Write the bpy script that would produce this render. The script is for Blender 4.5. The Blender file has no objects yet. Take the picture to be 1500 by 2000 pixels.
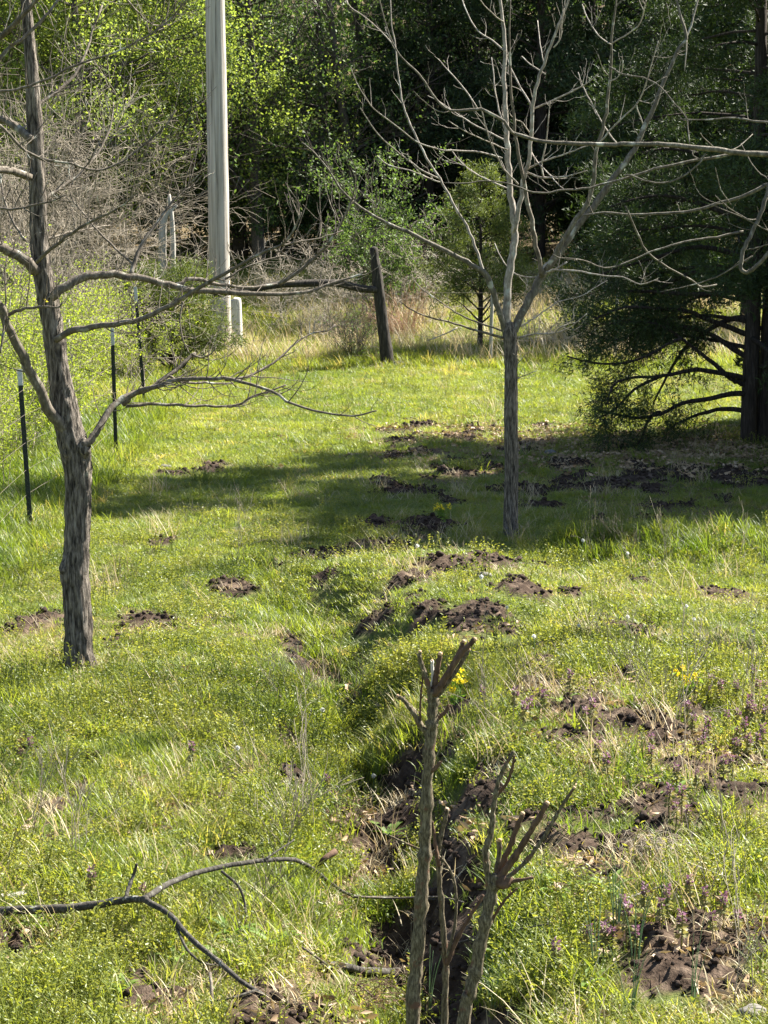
import bpy, math, random
import numpy as np
from mathutils import Vector

# ------------------------------------------------------------------ camera, sky, sun, exposure
SC = bpy.context.scene
COL = SC.collection
F, CU, CV, CAMH, VH = 4400.0, 750.0, 1000.0, 3.15, 330.0
PITCH = math.atan((CV - VH) / F)
cam = bpy.data.cameras.new('camera')
cam.sensor_fit = 'VERTICAL'; cam.sensor_height = 24.0; cam.lens = F / 2000.0 * 24.0
cam.clip_start = 0.1; cam.clip_end = 2000
camo = bpy.data.objects.new('camera', cam); COL.objects.link(camo)
camo.location = (0, 0, CAMH); camo.rotation_euler = (math.pi / 2 - PITCH, 0, 0)
SC.camera = camo

SUN_AZ = math.atan2(0.83, 0.56)      # from +Y towards +X
SUN_EL = math.radians(45)
wd = bpy.data.worlds.new('World'); SC.world = wd; wd.use_nodes = True
wn = wd.node_tree.nodes; wl = wd.node_tree.links
sky = wn.new('ShaderNodeTexSky'); sky.sky_type = 'NISHITA'; sky.sun_disc = False
sky.sun_elevation = SUN_EL; sky.sun_rotation = SUN_AZ
wn['Background'].inputs['Strength'].default_value = 0.055
wl.new(sky.outputs[0], wn['Background'].inputs['Color'])
sl = bpy.data.lights.new('sun', 'SUN'); sl.energy = 5.0; sl.angle = math.radians(0.5); sl.color = (1, 0.95, 0.85)
so = bpy.data.objects.new('sun', sl); COL.objects.link(so)
SDIR = Vector((math.sin(SUN_AZ) * math.cos(SUN_EL), math.cos(SUN_AZ) * math.cos(SUN_EL), math.sin(SUN_EL)))
so.rotation_euler = SDIR.to_track_quat('Z', 'Y').to_euler(); so.location = (20, 20, 30)
SC.view_settings.view_transform = 'Standard'; SC.view_settings.look = 'None'
SC.view_settings.gamma = 1; SC.view_settings.exposure = 2.15
SC.render.engine = 'CYCLES'
SC.cycles.use_denoising = True
SC.cycles.max_bounces = 5; SC.cycles.diffuse_bounces = 3; SC.cycles.transmission_bounces = 4
SC.cycles.transparent_max_bounces = 4; SC.cycles.caustics_reflective = False; SC.cycles.caustics_refractive = False

RS = np.random.RandomState(7)
random.seed(7)

# ------------------------------------------------------------------ noise
_perm = np.random.RandomState(3).permutation(256); _perm = np.concatenate([_perm, _perm, _perm])
_ga = np.random.RandomState(5).rand(256) * 2 * np.pi
def perlin(x, y):
    xi = np.floor(x).astype(int); yi = np.floor(y).astype(int)
    xf = x - xi; yf = y - yi; xi &= 255; yi &= 255
    u = xf ** 3 * (xf * (xf * 6 - 15) + 10); v = yf ** 3 * (yf * (yf * 6 - 15) + 10)
    def g(ix, iy, dx, dy):
        a = _ga[_perm[_perm[ix & 255] + (iy & 255)]]
        return np.cos(a) * dx + np.sin(a) * dy
    a = g(xi, yi, xf, yf); b = g(xi + 1, yi, xf - 1, yf); c = g(xi, yi + 1, xf, yf - 1); d = g(xi + 1, yi + 1, xf - 1, yf - 1)
    return (a + u * (b - a)) * (1 - v) + (c + u * (d - c)) * v
def fbm(x, y, o=3):
    s = 0; a = 1.0
    for i in range(o):
        s = s + a * perlin(x * 2 ** i + 17.3 * i, y * 2 ** i + 5.1 * i); a *= 0.5
    return s
def sstep(a, b, x):
    t = np.clip((x - a) / (b - a), 0, 1); return t * t * (3 - 2 * t)

# ------------------------------------------------------------------ pixel rays and terrain
FWD = np.array([0, math.cos(PITCH), -math.sin(PITCH)]); UPV = np.array([0, math.sin(PITCH), math.cos(PITCH)])
def ray(u, v):
    return np.array([1.0, 0, 0]) * ((u - CU) / F) + FWD + UPV * ((CV - v) / F)
def flat(u, v, z=0.0):
    d = ray(u, v); t = (z - CAMH) / d[2]
    return np.array([0, 0, CAMH]) + d * t
def aty(u, v, y):
    d = ray(u, v); return np.array([0, 0, CAMH]) + d * (y / d[1])

DITCH = np.array([flat(*p)[:2] for p in [(505, 1105), (525, 1165), (590, 1225), (640, 1290), (680, 1390), (705, 1490), (740, 1590), (765, 1700), (790, 1840), (800, 2000), (800, 2300)]])
def seg_dist(x, y, P):
    best = np.full(np.shape(x), 1e9); par = np.zeros(np.shape(x)); side = np.zeros(np.shape(x))
    n = len(P) - 1
    for i in range(n):
        a, b = P[i], P[i + 1]; d = b - a; L = d @ d
        t = np.clip(((x - a[0]) * d[0] + (y - a[1]) * d[1]) / L, 0, 1)
        dx = x - (a[0] + t * d[0]); dy = y - (a[1] + t * d[1]); ds = np.hypot(dx, dy)
        m = ds < best
        best = np.where(m, ds, best); par = np.where(m, (i + t) / n, par); side = np.where(m, np.sign(d[0] * dy - d[1] * dx), side)
    return best, par, side

# patches of rooted-up soil: pixel centre, pixel radii, hump height (m)
SOIL_PX = [(305, 1230, 58, 14, .05), (425, 1218, 20, 9, .03), (560, 1247, 30, 15, .05), (610, 1275, 45, 14, .02), (450, 1158, 42, 13, .05),
 (315, 1070, 20, 12, .05), (225, 1268, 22, 9, .04), (545, 1113, 26, 13, .07), (645, 1086, 62, 12, .08), (745, 1068, 60, 10, .07),
 (832, 1032, 50, 17, .14), (730, 1026, 36, 10, .06), (800, 1212, 46, 15, .1), (880, 1186, 52, 14, .12), (955, 1172, 50, 13, .08),
 (1060, 1142, 58, 10, .05), (1020, 1242, 46, 20, .14), (1115, 1228, 18, 11, .1), (930, 1297, 55, 26, .1), (832, 1282, 28, 15, .08),
 (770, 1256, 42, 10, .06), (1230, 1282, 66, 18, .06), (1100, 1442, 74, 22, .08), (1140, 1502, 54, 26, .12), (1285, 1527, 64, 20, .1),
 (745, 1545, 75, 55, .04), (800, 1485, 40, 28, .05), (570, 1537, 32, 20, .05), (560, 1440, 26, 14, .04), (925, 1612, 55, 30, .1),
 (905, 1705, 42, 55, .05), (860, 1810, 70, 75, .0), (775, 1765, 75, 50, -.02), (1270, 1692, 62, 36, .12), (1400, 1640, 74, 19, .08),
 (1180, 1762, 64, 18, .05), (1320, 1925, 92, 42, .12), (1430, 1900, 80, 32, .08), (1290, 1985, 110, 25, .06), (440, 1690, 42, 12, .04),
 (690, 1965, 95, 34, .1), (20, 1852, 42, 20, .06), (310, 1968, 62, 14, .06), (1410, 1160, 50, 10, .05), (1265, 1150, 25, 8, .04),
 (870, 972, 22, 8, .04), (420, 914, 28, 11, .08), (340, 924, 40, 6, .03), (530, 1990, 60, 30, .08), (420, 1900, 30, 12, .04), (930, 1960, 60, 45, .0),
 (1200, 1420, 40, 12, .04), (1050, 1385, 30, 9, .03), (1440, 1560, 45, 14, .06), (1340, 1590, 40, 12, .05), (90, 1225, 60, 10, .03), (30, 1240, 30, 9, .03),
 (990, 1330, 40, 10, .05), (690, 1335, 30, 9, .03), (730, 1250, 30, 9, .03), (640, 1165, 35, 8, .03), (1010, 1690, 30, 14, .05), (1090, 1560, 30, 10, .05)]
rs = np.random.RandomState(11)
for i in range(46):      # speckled, grazed part of the meadow
    SOIL_PX.append((rs.uniform(740, 1230), rs.uniform(825, 965), rs.uniform(10, 34), rs.uniform(3, 7), .05))
for i in range(24):
    SOIL_PX.append((rs.uniform(1020, 1500), rs.uniform(905, 1045), rs.uniform(14, 50), rs.uniform(4, 9), .05))
for i in range(34):
    SOIL_PX.append((rs.uniform(0, 1500), rs.uniform(1450, 2000), rs.uniform(10, 30), rs.uniform(4, 9), .04))
SOIL = []
for (u, v, ru, rv, hh) in SOIL_PX:
    c = flat(u, v); sc = F / c[1]; kk_ = 1.3 if v > 1400 else 1.0
    SOIL.append((c[0], c[1], 1.25 * kk_ * ru / sc, 1.25 * kk_ * max(rv * c[1] / (v - VH), 0.07), hh * .42))

def soil_mask(x, y):
    m = np.zeros(np.shape(x)); hump = np.zeros(np.shape(x))
    n1 = fbm(x * 3.1, y * 3.1, 3); n2 = fbm(x * 9 + 40, y * 9, 2)
    for (cx, cy, rx, ry, hh) in SOIL:
        e = np.sqrt(((x - cx) / rx) ** 2 + ((y - cy) / ry) ** 2)
        k = e < 2.2
        if not np.any(k): continue
        ee = e + 0.95 * n1 + 0.4 * n2
        mm = sstep(1.12, 0.72, ee)
        m = np.maximum(m, np.where(k, mm, 0)); hump = hump + np.where(k, hh * sstep(1.25, 0.2, e + .3 * n1), 0)
    return m, np.minimum(hump, .16)

GRAZE = []
for (u, v, ru, rv) in [(980, 890, 280, 70), (230, 1240, 320, 34), (980, 1175, 260, 55), (1260, 1560, 320, 170), (1330, 1850, 260, 160), (700, 1075, 200, 25), (560, 1930, 330, 90), (80, 1880, 140, 70), (760, 1600, 150, 140), (1420, 1160, 160, 24), (1280, 960, 260, 80)]:
    c = flat(u, v); GRAZE.append((c[0], c[1], ru * c[1] / F, rv * c[1] / (v - VH)))
def graze(x, y):
    m = np.zeros(np.shape(x)); n1 = fbm(x * 1.9 + 4, y * 1.9, 4)
    for (cx, cy, rx, ry) in GRAZE: m = np.maximum(m, sstep(1.25, .35, np.sqrt(((x - cx) / rx) ** 2 + ((y - cy) / ry) ** 2) + 1.3 * n1))
    return m
def base_h(x, y):
    h = 0.05 * fbm(x * 0.33, y * 0.33, 2) + 0.02 * perlin(x * 1.3 + 9, y * 1.3)
    d, t, s = seg_dist(x, y, DITCH)
    d = np.abs(d + .16 * fbm(x * 1.6, y * 1.6 + 8, 2))
    dep = 0.05 + 0.31 * sstep(0.05, 0.7, t) * (.75 + .6 * perlin(x * .9 + 5, y * 1.4)); w = 0.15 + 0.17 * t
    h = h - dep * np.exp(-(d / w) ** 2)
    bank = np.where(s > 0, 1.0, .18) * sstep(.02, .16, t) * (1 - .45 * sstep(.55, .9, t))
    h = h + .30 * bank * sstep(.12, .75, d) * sstep(3.6, 1.1, d) * (1 + .35 * perlin(x * .8 + 3, y * .8))
    # low crest under the young tree, right side
    h = h + 0.14 * np.exp(-((y - 18.6) / 0.55) ** 2) * sstep(0.6, 1.8, x)
    h = h + 0.10 * np.exp(-((y - 17.0) / 0.5) ** 2 - ((x + 0.4) / 1.2) ** 2)
    # the wooded rise behind
    h = h + 1.0 * sstep(37.5, 51, y) + 17 * sstep(50, 135, y) + 6 * sstep(120, 400, np.hypot(x, y - 20))
    return h
def full_h(x, y):
    m, hump = soil_mask(x, y)
    rough = (0.03 * fbm(x * 7, y * 7, 3) + 0.035 * np.abs(perlin(x * 13, y * 13)) + 0.02 * perlin(x * 29, y * 29)) * m
    lump = .35 + 1.5 * np.abs(fbm(x * 4.3 + 2, y * 4.3, 2))
    return base_h(x, y) + hump * lump * (0.45 + .55 * m) + rough * 1.3, m

_tt = np.concatenate([np.linspace(5.5, 24, 1500), np.linspace(24.02, 90, 1500)])
def gnd(u, v):
    d = ray(u, v); x = d[0] / d[1] * _tt; z = CAMH + d[2] / d[1] * _tt
    h = base_h(x, _tt); k = np.argmax(z <= h)
    return np.array([x[k], _tt[k], h[k]])
def hz(x, y):
    return float(full_h(np.array([x]), np.array([y]))[0][0])
def low(x, y):
    return float(base_h(np.array([x]), np.array([y]))[0])

# ------------------------------------------------------------------ mesh building
class MB:
    def __init__(s): s.v = []; s.f = []; s.n = 0
    def add(s, V, Fc):
        V = np.asarray(V, float).reshape(-1, 3)
        s.v.append(V); s.f.append(np.asarray(Fc, int) + s.n); s.n += len(V)
    def mesh(s, name, off=(0, 0, 0), smooth=True):
        V = np.concatenate(s.v) - np.asarray(off, float)
        me = bpy.data.meshes.new(name)
        loops = np.concatenate([f.ravel() for f in s.f])
        tot = np.concatenate([np.full(len(f), f.shape[1]) for f in s.f])
        me.vertices.add(len(V)); me.vertices.foreach_set('co', V.ravel())
        me.loops.add(len(loops)); me.loops.foreach_set('vertex_index', loops.astype(np.int32))
        me.polygons.add(len(tot)); st = np.concatenate([[0], np.cumsum(tot)[:-1]])
        me.polygons.foreach_set('loop_start', st.astype(np.int32))
        me.polygons.foreach_set('use_smooth', np.full(len(tot), smooth))
        me.update(calc_edges=True); me.validate()
        return me

def catmull(P, per):
    P = np.asarray(P, float); Q = np.vstack([2 * P[0] - P[1], P, 2 * P[-1] - P[-2]]); out = []
    for i in range(1, len(Q) - 2):
        p0, p1, p2, p3 = Q[i - 1], Q[i], Q[i + 1], Q[i + 2]
        for k in range(per):
            t = k / per
            out.append(0.5 * (2 * p1 + (p2 - p0) * t + (2 * p0 - 5 * p1 + 4 * p2 - p3) * t * t + (3 * p1 - p0 - 3 * p2 + p3) * t ** 3))
    out.append(Q[-2]); return np.array(out)

def tube(mb, pts, sides=8, per=3, ridge=0.0, rk=(9, 3), jit=0.0, smoothpath=True, tip=True, seed=0):
    """pts rows: x y z r"""
    P = np.asarray(pts, float)
    if smoothpath and len(P) > 2: P = catmull(P, per)
    C = P[:, :3].copy(); R = np.maximum(P[:, 3], 0.0004)
    n = len(C)
    if jit:
        r_ = np.random.RandomState(seed); C[1:-1] += r_.normal(0, 1, (n - 2, 3)) * (R[1:-1, None] * jit)
    T = np.gradient(C, axis=0); T /= np.linalg.norm(T, axis=1)[:, None] + 1e-9
    a = np.array([0, 0, 1.0]) if abs(T[0][2]) < .9 else np.array([1.0, 0, 0])
    N = np.cross(T[0], a); N /= np.linalg.norm(N); V = []
    ang = np.arange(sides) / sides * 2 * np.pi
    L = np.concatenate([[0], np.cumsum(np.linalg.norm(np.diff(C, axis=0), axis=1))])
    for i in range(n):
        N = N - T[i] * (N @ T[i]); N /= np.linalg.norm(N) + 1e-9; B = np.cross(T[i], N)
        rr = R[i] * np.ones(sides)
        if ridge:
            rr = rr * (1 + ridge * (np.abs(perlin(np.cos(ang) * 2 + ang * rk[0] / 6.28 + seed, np.full(sides, L[i] * rk[1]) + 3 * np.sin(ang))) * 2 - .5)
                       + ridge * .8 * perlin(ang * 1.1 + seed, np.full(sides, L[i] * 2.2)))
        V.append(C[i] + np.outer(np.cos(ang) * rr, N) + np.outer(np.sin(ang) * rr, B))
    V = np.concatenate(V)
    i = np.arange(n - 1)[:, None] * sides; j = np.arange(sides)[None, :]; j2 = (j + 1) % sides
    Q = np.stack([i + j, i + j2, i + sides + j2, i + sides + j], -1).reshape(-1, 4)
    mb.add(V, Q)
    b0 = mb.n - len(V)
    for (k, rev) in ((0, True), (n - 1, False)):
        idx = np.arange(sides) + k * sides
        cc = C[k] + (T[k] * R[k] * (0.4 if not rev else -0.2))
        mb.add([cc], np.zeros((0, 3), int)); ci = mb.n - 1
        nx = np.roll(idx, -1)
        tri = np.stack([idx + b0, nx + b0, np.full(sides, ci)], -1)
        if rev: tri = tri[:, ::-1]
        mb.f.append(tri)

def segs(mb, S, sides=3):
    """many straight tapered twigs at once; S rows: p0(3) p1(3) r0 r1"""
    S = np.asarray(S, float)
    if len(S) == 0: return
    A, B, r0, r1 = S[:, :3], S[:, 3:6], S[:, 6], S[:, 7]
    T = B - A; T /= np.linalg.norm(T, axis=1)[:, None] + 1e-9
    up = np.where(np.abs(T[:, 2:3]) < .9, np.array([[0, 0, 1.0]]), np.array([[1.0, 0, 0]]))
    N = np.cross(T, up); N /= np.linalg.norm(N, axis=1)[:, None] + 1e-9; Bn = np.cross(T, N)
    V = []
    for (P, r) in ((A, r0), (B, r1)):
        for k in range(sides):
            a = 2 * np.pi * k / sides
            V.append(P + (N * math.cos(a) + Bn * math.sin(a)) * r[:, None])
    V = np.stack(V, 1).reshape(-1, 3)
    i = np.arange(len(S))[:, None] * 2 * sides; j = np.arange(sides)[None, :]; j2 = (j + 1) % sides
    mb.add(V, np.stack([i + j, i + j2, i + sides + j2, i + sides + j], -1).reshape(-1, 4))

def leaves(mb, C, D, L, W, rs_, fold=0.25):
    """rhombic leaves: centre, direction, length, width"""
    C = np.asarray(C, float); n = len(C)
    D = D / (np.linalg.norm(D, axis=1)[:, None] + 1e-9)
    rnd = rs_.normal(0, 1, (n, 3)); S = np.cross(D, rnd); S /= np.linalg.norm(S, axis=1)[:, None] + 1e-9
    Nn = np.cross(D, S)
    L = np.broadcast_to(L, (n,))[:, None]; W = np.broadcast_to(W, (n,))[:, None]
    a = C; b = C + D * L * .45 + S * W * .5 + Nn * W * fold; c = C + D * L; d = C + D * L * .45 - S * W * .5 + Nn * W * fold
    V = np.stack([a, b, c, d], 1).reshape(-1, 3); i = np.arange(n)[:, None] * 4
    mb.add(V, np.concatenate([i + np.array([[0, 1, 2]]), i + np.array([[0, 2, 3]])]))

def grow(rs_, p, d, L, r, depth, out, tips, up=.12, wander=.22, nseg=4, kids=(3, 5), ang=(.5, 1.0), ratio=(.45, .7), rmin=.0015, start=.25):
    p = np.array(p, float); d = np.array(d, float); d /= np.linalg.norm(d); sl_ = L / nseg; rr = r
    spots = []
    for k in range(nseg):
        d = d + rs_.normal(0, wander, 3) + np.array([0, 0, up]); d /= np.linalg.norm(d)
        q = p + d * sl_; r2 = max(r * (1 - .75 * (k + 1) / nseg), rmin)
        out.append((*p, *q, rr, r2)); spots.append((p.copy(), q.copy(), d.copy(), rr))
        p, rr = q, r2
    tips.append((p.copy(), d.copy()))
    if depth <= 0: return
    for k in range(rs_.randint(kids[0], kids[1] + 1)):
        f = rs_.uniform(start, 1.0) * nseg; i = min(int(f), nseg - 1); a, b, dd, r0 = spots[i]
        q = a + (b - a) * (f - i)
        side = np.cross(dd, rs_.normal(0, 1, 3)); side /= np.linalg.norm(side) + 1e-9
        an = rs_.uniform(*ang); nd = dd * math.cos(an) + side * math.sin(an)
        grow(rs_, q, nd, L * rs_.uniform(*ratio), max(r0 * .6, rmin), depth - 1, out, tips, up, wander, max(nseg - 1, 2), kids, ang, ratio, rmin, start)

# ------------------------------------------------------------------ materials
def mk(name):
    m = bpy.data.materials.new(name); m.use_nodes = True; nt = m.node_tree
    return m, nt, nt.nodes, nt.links, nt.nodes['Principled BSDF']
def ramp(N, stops):
    r = N.new('ShaderNodeValToRGB'); e = r.color_ramp.elements
    while len(e) < len(stops): e.new(.5)
    for k, (p, c) in enumerate(stops): e[k].position = p; e[k].color = (*c, 1)
    return r
def bark(name, stops, scale=(30, 30, 6), bump=.6, dist=.02, patch=None, rough=.9):
    m, nt, N, L, P = mk(name)
    tc = N.new('ShaderNodeTexCoord'); mp = N.new('ShaderNodeMapping'); mp.inputs['Scale'].default_value = scale
    L.new(tc.outputs['Object'], mp.inputs['Vector'])
    nz = N.new('ShaderNodeTexNoise'); nz.inputs['Scale'].default_value = 1; nz.inputs['Detail'].default_value = 6; nz.inputs['Roughness'].default_value = .65
    L.new(mp.outputs[0], nz.inputs['Vector'])
    r = ramp(N, stops); L.new(nz.outputs[0], r.inputs[0]); c = r.outputs[0]
    if patch:
        n2 = N.new('ShaderNodeTexNoise'); n2.inputs['Scale'].default_value = patch[1]; n2.inputs['Detail'].default_value = 5
        L.new(tc.outputs['Object'], n2.inputs['Vector'])
        r2 = ramp(N, [(patch[2], (0, 0, 0)), (patch[2] + .08, (1, 1, 1))]); L.new(n2.outputs[0], r2.inputs[0])
        mx = N.new('ShaderNodeMix'); mx.data_type = 'RGBA'; L.new(r2.outputs[0], mx.inputs['Factor']); L.new(c, mx.inputs['A']); mx.inputs['B'].default_value = (*patch[0], 1)
        c = mx.outputs['Result']
    L.new(c, P.inputs['Base Color']); P.inputs['Roughness'].default_value = rough
    P.inputs['Specular IOR Level'].default_value = .25
    if bump:
        b = N.new('ShaderNodeBump'); b.inputs['Strength'].default_value = bump; b.inputs['Distance'].default_value = dist
        L.new(nz.outputs[0], b.inputs['Height']); L.new(b.outputs[0], P.inputs['Normal'])
    return m
def foliage(name, ca, cb, tr=.45, trc=None, inst=False, cdry=None, scale=1.5, rough=.55):
    """leafy material; colour wanders between ca and cb; light passes through the blade"""
    m, nt, N, L, P = mk(name)
    if inst:
        at = N.new('ShaderNodeAttribute'); at.attribute_type = 'INSTANCER'; at.attribute_name = 'tint'; f = at.outputs['Fac']
        oi = N.new('ShaderNodeObjectInfo'); ma = N.new('ShaderNodeMath'); ma.operation = 'MULTIPLY_ADD'
        L.new(oi.outputs['Random'], ma.inputs[0]); ma.inputs[1].default_value = .35; L.new(f, ma.inputs[2]); f = ma.outputs[0]
    else:
        ge = N.new('ShaderNodeNewGeometry'); n1 = N.new('ShaderNodeTexNoise'); n1.inputs['Scale'].default_value = scale; n1.inputs['Detail'].default_value = 4
        L.new(ge.outputs['Position'], n1.inputs['Vector'])
        ma = N.new('ShaderNodeMath'); ma.operation = 'MULTIPLY_ADD'; L.new(ge.outputs['Random Per Island'], ma.inputs[0]); ma.inputs[1].default_value = .5
        m2 = N.new('ShaderNodeMath'); m2.operation = 'ADD'; L.new(n1.outputs[0], m2.inputs[0]); m2.inputs[1].default_value = -.25; L.new(m2.outputs[0], ma.inputs[2]); f = ma.outputs[0]
    st = [(.1, ca), (.75, cb)] + ([(1.0, cdry)] if cdry else [])
    r = ramp(N, st); L.new(f, r.inputs[0])
    L.new(r.outputs[0], P.inputs['Base Color']); P.inputs['Roughness'].default_value = rough; P.inputs['Specular IOR Level'].default_value = .3
    if tr > 0:
        t = N.new('ShaderNodeBsdfTranslucent'); mx = N.new('ShaderNodeMixShader'); mx.inputs[0].default_value = tr
        hs = N.new('ShaderNodeMix'); hs.data_type = 'RGBA'; hs.blend_type = 'MULTIPLY'; hs.inputs['Factor'].default_value = 1
        L.new(r.outputs[0], hs.inputs['A']); hs.inputs['B'].default_value = (*(trc or (1.5, 1.5, .7)), 1)
        L.new(hs.outputs['Result'], t.inputs['Color'])
        L.new(P.outputs[0], mx.inputs[1]); L.new(t.outputs[0], mx.inputs[2])
        L.new(mx.outputs[0], N['Material Output'].inputs['Surface'])
    return m
def plain(name, ca, cb, scale=20, rough=.7, metal=0, bump=.2):
    m = bark(name, [(.3, ca), (.7, cb)], (scale, scale, scale), bump, .005, rough=rough)
    m.node_tree.nodes['Principled BSDF'].inputs['Metallic'].default_value = metal
    return m

M = {}
M['bark_l'] = bark('furrowed_bark', [(.36, (.022, .018, .014)), (.46, (.10, .083, .066)), (.58, (.26, .22, .18)), (.72, (.44, .39, .33))], (64, 64, 9), 1.0, .05, ((.34, .34, .27), 7, .68))
M['limb'] = bark('limb_bark', [(.3, (.045, .036, .027)), (.55, (.135, .112, .086)), (.75, (.31, .275, .225))], (38, 38, 14), .7, .01, ((.32, .32, .27), 9, .6))
M['bark_c'] = bark('young_bark', [(.36, (.026, .021, .017)), (.48, (.11, .092, .075)), (.62, (.25, .215, .18)), (.74, (.38, .34, .29))], (80, 80, 12), 1, .03)
M['limb_c'] = bark('smooth_pale_bark', [(.3, (.11, .09, .072)), (.55, (.29, .255, .215)), (.75, (.50, .47, .42))], (40, 40, 16), .6, .006, ((.36, .36, .32), 11, .6))
M['limb_r'] = bark('grey_green_bark', [(.3, (.045, .038, .028)), (.55, (.125, .11, .085)), (.75, (.27, .25, .21))], (38, 38, 14), .8, .01, ((.33, .33, .28), 9, .6))
M['bark_d'] = bark('cedar_bark', [(.3, (.016, .012, .010)), (.55, (.055, .043, .035)), (.75, (.13, .105, .088))], (50, 50, 5), 1.0, .03)
M['twig'] = bark('dry_twig', [(.3, (.13, .108, .08)), (.7, (.36, .31, .24))], (14, 14, 14), 0)
M['twig_pale'] = bark('pale_twig', [(.3, (.30, .25, .20)), (.7, (.58, .52, .43))], (14, 14, 14), 0)
M['twig_dark'] = bark('dark_twig', [(.3, (.05, .042, .035)), (.7, (.15, .125, .10))], (14, 14, 14), 0)
M['sapling'] = bark('sapling_bark', [(.34, (.035, .026, .015)), (.48, (.10, .08, .05)), (.6, (.19, .155, .10)), (.75, (.34, .295, .21))], (150, 150, 40), .9, .008, ((.13, .07, .045), 22, .6))
M['cutwood'] = bark('cut_wood', [(.3, (.35, .20, .11)), (.7, (.62, .43, .27))], (60, 60, 60), .3, .004)
M['redwood'] = bark('red_brown_bark', [(.3, (.045, .026, .017)), (.7, (.15, .09, .055))], (60, 60, 16), .6, .006)
M['fallen'] = bark('lichen_bark', [(.3, (.018, .016, .013)), (.55, (.06, .053, .043)), (.75, (.19, .18, .15))], (50, 50, 18), .8, .01, ((.33, .33, .29), 22, .62))
M['pole'] = bark('weathered_pole', [(.3, (.10, .088, .072)), (.42, (.31, .28, .24)), (.55, (.43, .39, .34)), (.72, (.58, .54, .48))], (34, 34, .8), .8, .01, rough=.85)
M['greywood'] = bark('grey_wood', [(.3, (.18, .165, .14)), (.7, (.48, .45, .40))], (40, 40, 3), .6, .01)
M['palewood'] = bark('pale_wood', [(.3, (.40, .38, .33)), (.7, (.66, .63, .57))], (40, 40, 3), .5, .008)
M['postbark'] = bark('old_post_bark', [(.3, (.014, .012, .010)), (.55, (.05, .042, .034)), (.75, (.14, .12, .10))], (36, 36, 6), 1.0, .02)
M['steel'] = plain('green_steel', (.012, .018, .014), (.04, .045, .035), 30, .6, .2)
M['whitepaint'] = plain('white_paint', (.34, .34, .33), (.55, .55, .53), 40, .6)
M['wire'] = plain('rusty_wire', (.10, .08, .07), (.24, .2, .17), 40, .6, .5)
M['stone'] = plain('pale_stone', (.09, .082, .07), (.22, .205, .185), 14, .9, 0, .5)
M['soil'] = bark('soil', [(.3, (.016, .010, .007)), (.55, (.045, .029, .02)), (.8, (.11, .078, .054))], (40, 40, 40), 1, .02, rough=1)
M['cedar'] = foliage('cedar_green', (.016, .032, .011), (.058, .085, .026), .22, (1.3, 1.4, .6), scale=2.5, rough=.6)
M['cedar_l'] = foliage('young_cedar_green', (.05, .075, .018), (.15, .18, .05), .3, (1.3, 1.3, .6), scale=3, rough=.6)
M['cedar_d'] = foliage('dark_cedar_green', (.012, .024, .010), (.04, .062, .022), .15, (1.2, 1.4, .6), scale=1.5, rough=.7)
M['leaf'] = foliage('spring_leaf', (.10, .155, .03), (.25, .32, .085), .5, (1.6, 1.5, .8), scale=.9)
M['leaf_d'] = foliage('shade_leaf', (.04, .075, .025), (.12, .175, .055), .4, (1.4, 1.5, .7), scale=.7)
M['leaf_y'] = foliage('shrub_leaf', (.14, .19, .03), (.30, .36, .06), .5, (1.5, 1.5, .6), scale=2)
M['grass'] = foliage('meadow_grass', (.072, .122, .02), (.205, .242, .05), .5, (1.68, 1.6, .6), True, (.33, .28, .15), rough=.42)
M['weedleaf'] = foliage('weed_leaf', (.085, .13, .026), (.235, .258, .06), .45, (1.65, 1.5, .68), True, rough=.4)
M['straw'] = foliage('dry_straw', (.26, .20, .11), (.52, .44, .28), .3, (1.2, 1.1, .9), True)
M['straw_p'] = foliage('dry_straw_pale', (.30, .23, .15), (.58, .49, .36), .3, (1.2, 1.1, .9), scale=3)
M['straw_r'] = foliage('dry_sedge', (.36, .20, .12), (.62, .45, .32), .3, (1.2, 1.1, .9), scale=3)
M['blade'] = foliage('single_grass_leaf', (.09, .17, .03), (.20, .29, .06), .5, (1.6, 1.6, .6), scale=5)
M['onion'] = foliage('blue_green_stalk', (.08, .14, .07), (.20, .29, .15), .3, (1.3, 1.4, .9), scale=5)
M['nettle'] = foliage('nettle_leaf', (.10, .13, .04), (.24, .22, .10), .4, (1.4, 1.3, .8), scale=9)
M['purple'] = foliage('purple_bloom', (.13, .065, .09), (.29, .17, .22), .3, (1.3, 1, 1.3), scale=9)
M['yellow'] = foliage('yellow_bloom', (.70, .52, .02), (.85, .72, .05), .3, (1.2, 1.1, .6), scale=9)
M['fluff'] = foliage('seed_fluff', (.6, .6, .57), (.8, .8, .78), .4, (1.1, 1.1, 1.1), scale=9)
M['litter'] = foliage('leaf_litter', (.14, .085, .045), (.42, .30, .19), .1, None, True)

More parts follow.
